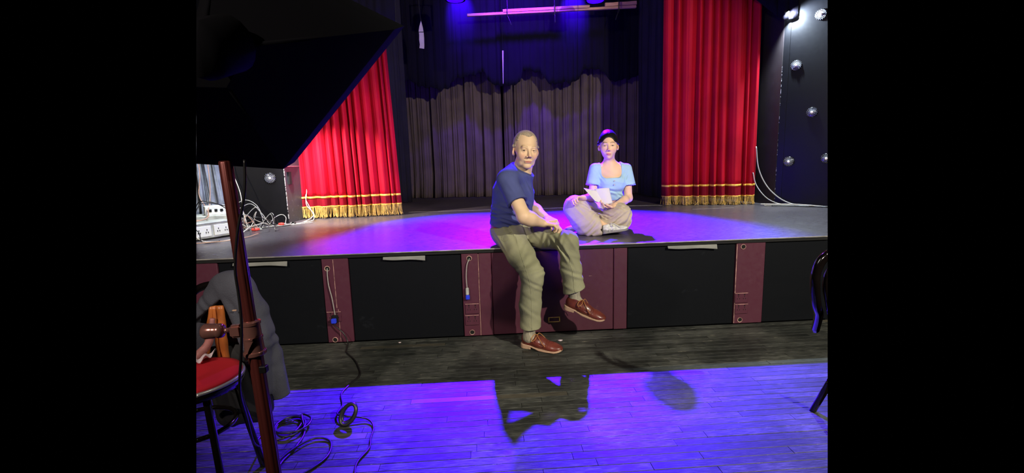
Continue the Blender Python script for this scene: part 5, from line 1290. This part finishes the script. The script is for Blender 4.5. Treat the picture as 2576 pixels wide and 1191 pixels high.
# hair parted and tied back
fd = Field((0.86, 0.44, 1.22), (1.13, 0.78, 1.48), 0.003); fd.set_frame(WO, WR, WSC)
head(fd, WO, WR, WSC, False); fd.set_frame(WO, WR, WSC)
fd.d = fd.d - 0.007; inner = fd.d + 0.012
for sx in (-1, 1): fd.cone((sx * 0.068, -0.020, 0.050), (sx * 0.073, 0.004, -0.002), 0.010, 0.006, 0.014)
fd.ell((0, 0.095, 0.035), (0.045, 0.035, 0.050), 0.03)
fd.ell((-0.004, 0.060, 0.108), (0.040, 0.040, 0.022), 0.04)
fd.d = np.maximum(fd.d, -inner)
fd.ell((0.0, -0.105, -0.012), (0.066, 0.082, 0.088), 0.006, 's')
fd.cone((0.0, -0.09, 0.085), (0.0, -0.01, 0.135), 0.0030, 0.0025, 0.006, 's')
def cutear(X, Y, Z):
    P = [X - WO[0], Y - WO[1], Z - WO[2]]; q = [(P[0] * WR[0, j] + P[1] * WR[1, j] + P[2] * WR[2, j]) / WSC for j in range(3)]
    x, y, z = q; low = np.where(y < 0.022, 0.008 - 0.35 * (y - 0.0), -0.050)
    return z - low
fd.fn(fd.lo, fd.lo + fd.n * fd.h, cutear, 0.010, 's')
fd.set_frame(); add_part('hair', fd, M['hair_black'], wom)
# top
fd = Field((0.78, 0.46, 0.80), (1.26, 0.80, 1.22), 0.0034)
FW = ((0, 1, 0), 0.80)
fd.cone((1.048, 0.69, 0.83), (1.038, 0.665, 0.90), 0.100, 0.094, 0.03, flat=FW)
fd.cone((1.038, 0.665, 0.90), (1.020, 0.645, 1.03), 0.094, 0.116, 0.04, flat=FW)
fd.cone((1.020, 0.645, 1.03), (1.018, 0.640, 1.09), 0.116, 0.090, 0.05, flat=FW)
for sx in (-1, 1): fd.ell((1.022 + sx * 0.050, 0.578, 1.012), (0.050, 0.044, 0.050), 0.04)
fd.cone((0.920, 0.637, 1.108), (1.112, 0.637, 1.104), 0.048, 0.048, 0.04)
fd.cone((0.955, 0.630, 1.130), (1.080, 0.630, 1.130), 0.047, 0.047, 0.04)
for a, b, c in ((sR, eR, -1), (sL, eL, 1)):
    dv = b - a; e = a + dv * 0.56; out = np.array([c * 0.010, -0.01, 0])
    fd.cone(a, a + dv * 0.7 + out, 0.044, 0.056, 0.02, cut=(e, dv + np.array([c * 0.03, 0, 0]))); fd.cone(a + dv * 0.40, a + dv * 1.0, 0.040, 0.044, 0, op='s')
def scoop(X, Y, Z):     # squared scoop neckline
    x = np.abs(X - 1.012); z = Z - 1.052
    q = np.sqrt(np.maximum(x - 0.048, 0) ** 2 + np.maximum(0.035 - z, 0) ** 2) - 0.033
    return np.maximum(q, Y - 0.655)
fd.fn((0.90, 0.46, 1.02), (1.14, 0.66, 1.22), scoop, 0.006, 's')
fd.cone((1.015, 0.64, 1.12), (1.005, 0.62, 1.24), 0.074, 0.074, 0.01, op='s')
fd.half((0, 0, 0.842), (0.03, 0, -1))
fd.ripple((1.02, 0.58, 0.94), 0.09, (0.1, 0, 1), 0.045, 0.004); fd.ripple((1.09, 0.60, 0.90), 0.06, (0.5, 0, 1), 0.035, 0.004); fd.ripple((0.93, 0.58, 1.05), 0.05, (1, 0, 0.6), 0.035, 0.003); fd.ripple((1.12, 0.58, 1.05), 0.05, (1, 0, -0.6), 0.035, 0.003)
add_part('top', fd, M['ltblue'], wom)
for z, y in ((1.030, 0.528), (1.000, 0.530)):
    bt_ = lathe('button', [(0.004, 0), (0.005, 0.002), (0.003, 0.003)], M['offwhite'], wom, 10, frame_mtx((1.022, y, z), (0, -1, 0.1))); bt_.matrix_parent_inverse = Matrix.Translation(-wom.location)
# frilled sleeve hems
for a, b, c in ((sR, eR, -1), (sL, eL, 1)):
    dv = (b - a) / np.linalg.norm(b - a); e = a + (b - a) * 0.555 + np.array([c * 0.006, -0.006, 0]); u_ = np.cross(dv, (0, 1, 0)); u_ /= np.linalg.norm(u_); v_ = np.cross(dv, u_)
    pts = [e + u_ * math.cos(k * math.pi / 24) * 0.055 + v_ * math.sin(k * math.pi / 24) * 0.053 + dv * 0.003 * math.sin(k * 2.6) for k in range(48)]
    o = tube('sleeve_frill', [Vector(p) for p in pts], 0.0028, M['ltblue'], wom, 6, 0, closed=True); o.matrix_parent_inverse = Matrix.Translation(-wom.location)
# wide trousers
fd = Field((0.52, 0.20, 0.62), (1.34, 0.92, 0.96), 0.004)
fd.ell((1.040, 0.73, 0.735), (0.112, 0.110, 0.110), 0.03)
fd.cone((1.05, 0.70, 0.78), (1.048, 0.69, 0.85), 0.104, 0.098, 0.03, flat=FW)
fd.cone(hR, kR, 0.092, 0.082, 0.05); fd.cone(kR, (0.775, 0.415, 0.725), 0.084, 0.092, 0.04)
fd.cone((0.775, 0.415, 0.725), (0.860, 0.360, 0.690), 0.092, 0.066, 0.04, cut=((0.872, 0.35, 0.69), (1, -0.1, 0.12)))
fd.cone((0.71, 0.46, 0.80), (0.775, 0.415, 0.70), 0.086, 0.075, 0.04)
fd.cone((0.73, 0.44, 0.74), (0.81, 0.385, 0.665), 0.05, 0.045, 0.05)
fd.cone(hL, kL, 0.090, 0.088, 0.05); fd.cone(kL, (0.99, 0.45, 0.722), 0.090, 0.082, 0.05)
fd.cone((0.99, 0.45, 0.722), (0.84, 0.53, 0.69), 0.080, 0.06, 0.04)
fd.cone(kL + [0.0, 0.03, -0.04], kL + [0.0, 0.0, -0.06], 0.078, 0.07, 0.04)
fd.half((0, 0, 0.627), (0, 0, -1)); fd.half((0, 0, 0.862), (0, 0, 1), (0.90, 0.55, 0.8), (1.3, 0.9, 0.97))
fd.cone((0.85, 0.362, 0.692), (0.90, 0.34, 0.687), 0.050, 0.055, 0, op='s')
for q in range(7): fd.ripple((0.72 + 0.06 * q, 0.40 - 0.01 * (q % 3), 0.74 + 0.035 * ((q * 3) % 4)), 0.055, (0.6 if q % 2 else -0.5, 0.1, 1), 0.028, 0.0035, q)
for c, sg, dv, lam, am in ((kR + [0.05, 0.0, -0.06], 0.12, (0.8, 0, 0.7), 0.06, 0.008), ((0.80, 0.38, 0.70), 0.09, (0.7, 0, -0.8), 0.045, 0.007), ((0.90, 0.52, 0.78), 0.10, (0.4, 0, 1), 0.05, 0.010),
                           ((0.99, 0.40, 0.74), 0.10, (0.55, 0, -1), 0.055, 0.009), ((1.10, 0.38, 0.72), 0.08, (1, 0, -0.8), 0.045, 0.008), ((0.98, 0.6, 0.80), 0.08, (1, 0, 0.8), 0.04, 0.009)):
    fd.ripple(c, sg, dv, lam, am)
add_part('wide_trousers', fd, M['beige'], wom)
shoe(wom, shoe_m((0.878, 0.325, 0.640), (1.07, 0.335, 0.660), -0.15), 0.205, 'trainer')
shoe(wom, shoe_m((0.84, 0.50, 0.655), (0.66, 0.515, 0.637), 0.25), 0.225, 'trainer')
# paper sheets in her hands
def paper(pts, nrm_bend, label, z):
    P = [Vector(p) for p in pts]; n = 10; V = []; F = []
    for j in range(n + 1):
        for i in range(n + 1):
            u = i / n; v = j / n; p = P[0].lerp(P[1], u).lerp(P[3].lerp(P[2], u), v)
            V.append(p + Vector((0, -1, 0.3)) * (nrm_bend * math.sin(u * math.pi) * (1 - 0.4 * v)))
    for j in range(n):
        for i in range(n): a = j * (n + 1) + i; F.append((a, a + 1, a + n + 2, a + n + 1))
    o = obj('paper_sheet', pydata('paper_sheet', V, F, True), M['paper']); md = o.modifiers.new('t', 'SOLIDIFY'); md.thickness = 0.0008
    return tag(o, label, 'paper')
paper([(0.838, 0.428, 0.976), (0.948, 0.405, 0.984), (0.970, 0.385, 0.868), (0.905, 0.385, 0.852)], 0.012, 'front sheet of white paper the seated woman holds in her lap', 0)
paper([(0.745, 0.380, 0.990), (0.850, 0.420, 0.968), (0.935, 0.395, 0.862), (0.835, 0.370, 0.885)], -0.006, 'second sheet of white paper fanned out to the left below the woman\'s hand', 0)

# ------------------------------------------------------------------ meshes cut by planes through the camera and the image's side borders
FRAME_CUTS = ((Vector((-0.86024, -0.49812, 0.10892)), 1.71821), (Vector((0.80127, -0.59496, 0.06317)), 1.97193))
bpy.context.view_layer.update()
for o in list(bpy.data.objects):
    if o.type != 'MESH': continue
    me = o.data; n = len(me.vertices)
    if n == 0 or n > 60000: continue
    co = np.empty(n * 3, np.float32); me.vertices.foreach_get('co', co); co = co.reshape(-1, 3)
    mw = np.array(o.matrix_world); wc_ = co @ mw[:3, :3].T + mw[:3, 3]
    hit = [(nn, dd_) for nn, dd_ in FRAME_CUTS if (wc_ @ np.array(nn) - dd_).max() > 1e-4]
    if not hit: continue
    if all((wc_ @ np.array(nn) - dd_).min() > 0 for nn, dd_ in hit[:1]) :
        r_ = o
        bpy.data.objects.remove(r_); continue
    bm = bmesh.new(); bm.from_mesh(me); inv = o.matrix_world.inverted()
    for nn, dd_ in hit:
        pw = nn * dd_; pl = inv @ pw; nl = (o.matrix_world.to_3x3().transposed() @ nn).normalized()
        r = bmesh.ops.bisect_plane(bm, geom=list(bm.verts) + list(bm.edges) + list(bm.faces), plane_co=pl, plane_no=nl, clear_outer=True)
        if n < 5000:
            eg = [e for e in bm.edges if e.is_boundary and all(abs((o.matrix_world @ v.co).dot(nn) - dd_) < 1e-4 for v in e.verts)]
            if eg:
                try: bmesh.ops.holes_fill(bm, edges=eg)
                except Exception: pass
    if len(bm.verts) == 0:
        bm.free(); bpy.data.objects.remove(o); continue
    if me.users > 1: me = me.copy(); o.data = me
    bm.to_mesh(me); bm.free()
for o in list(bpy.data.objects):
    if o.type == 'EMPTY' and not o.children and o.get('label'): bpy.data.objects.remove(o)
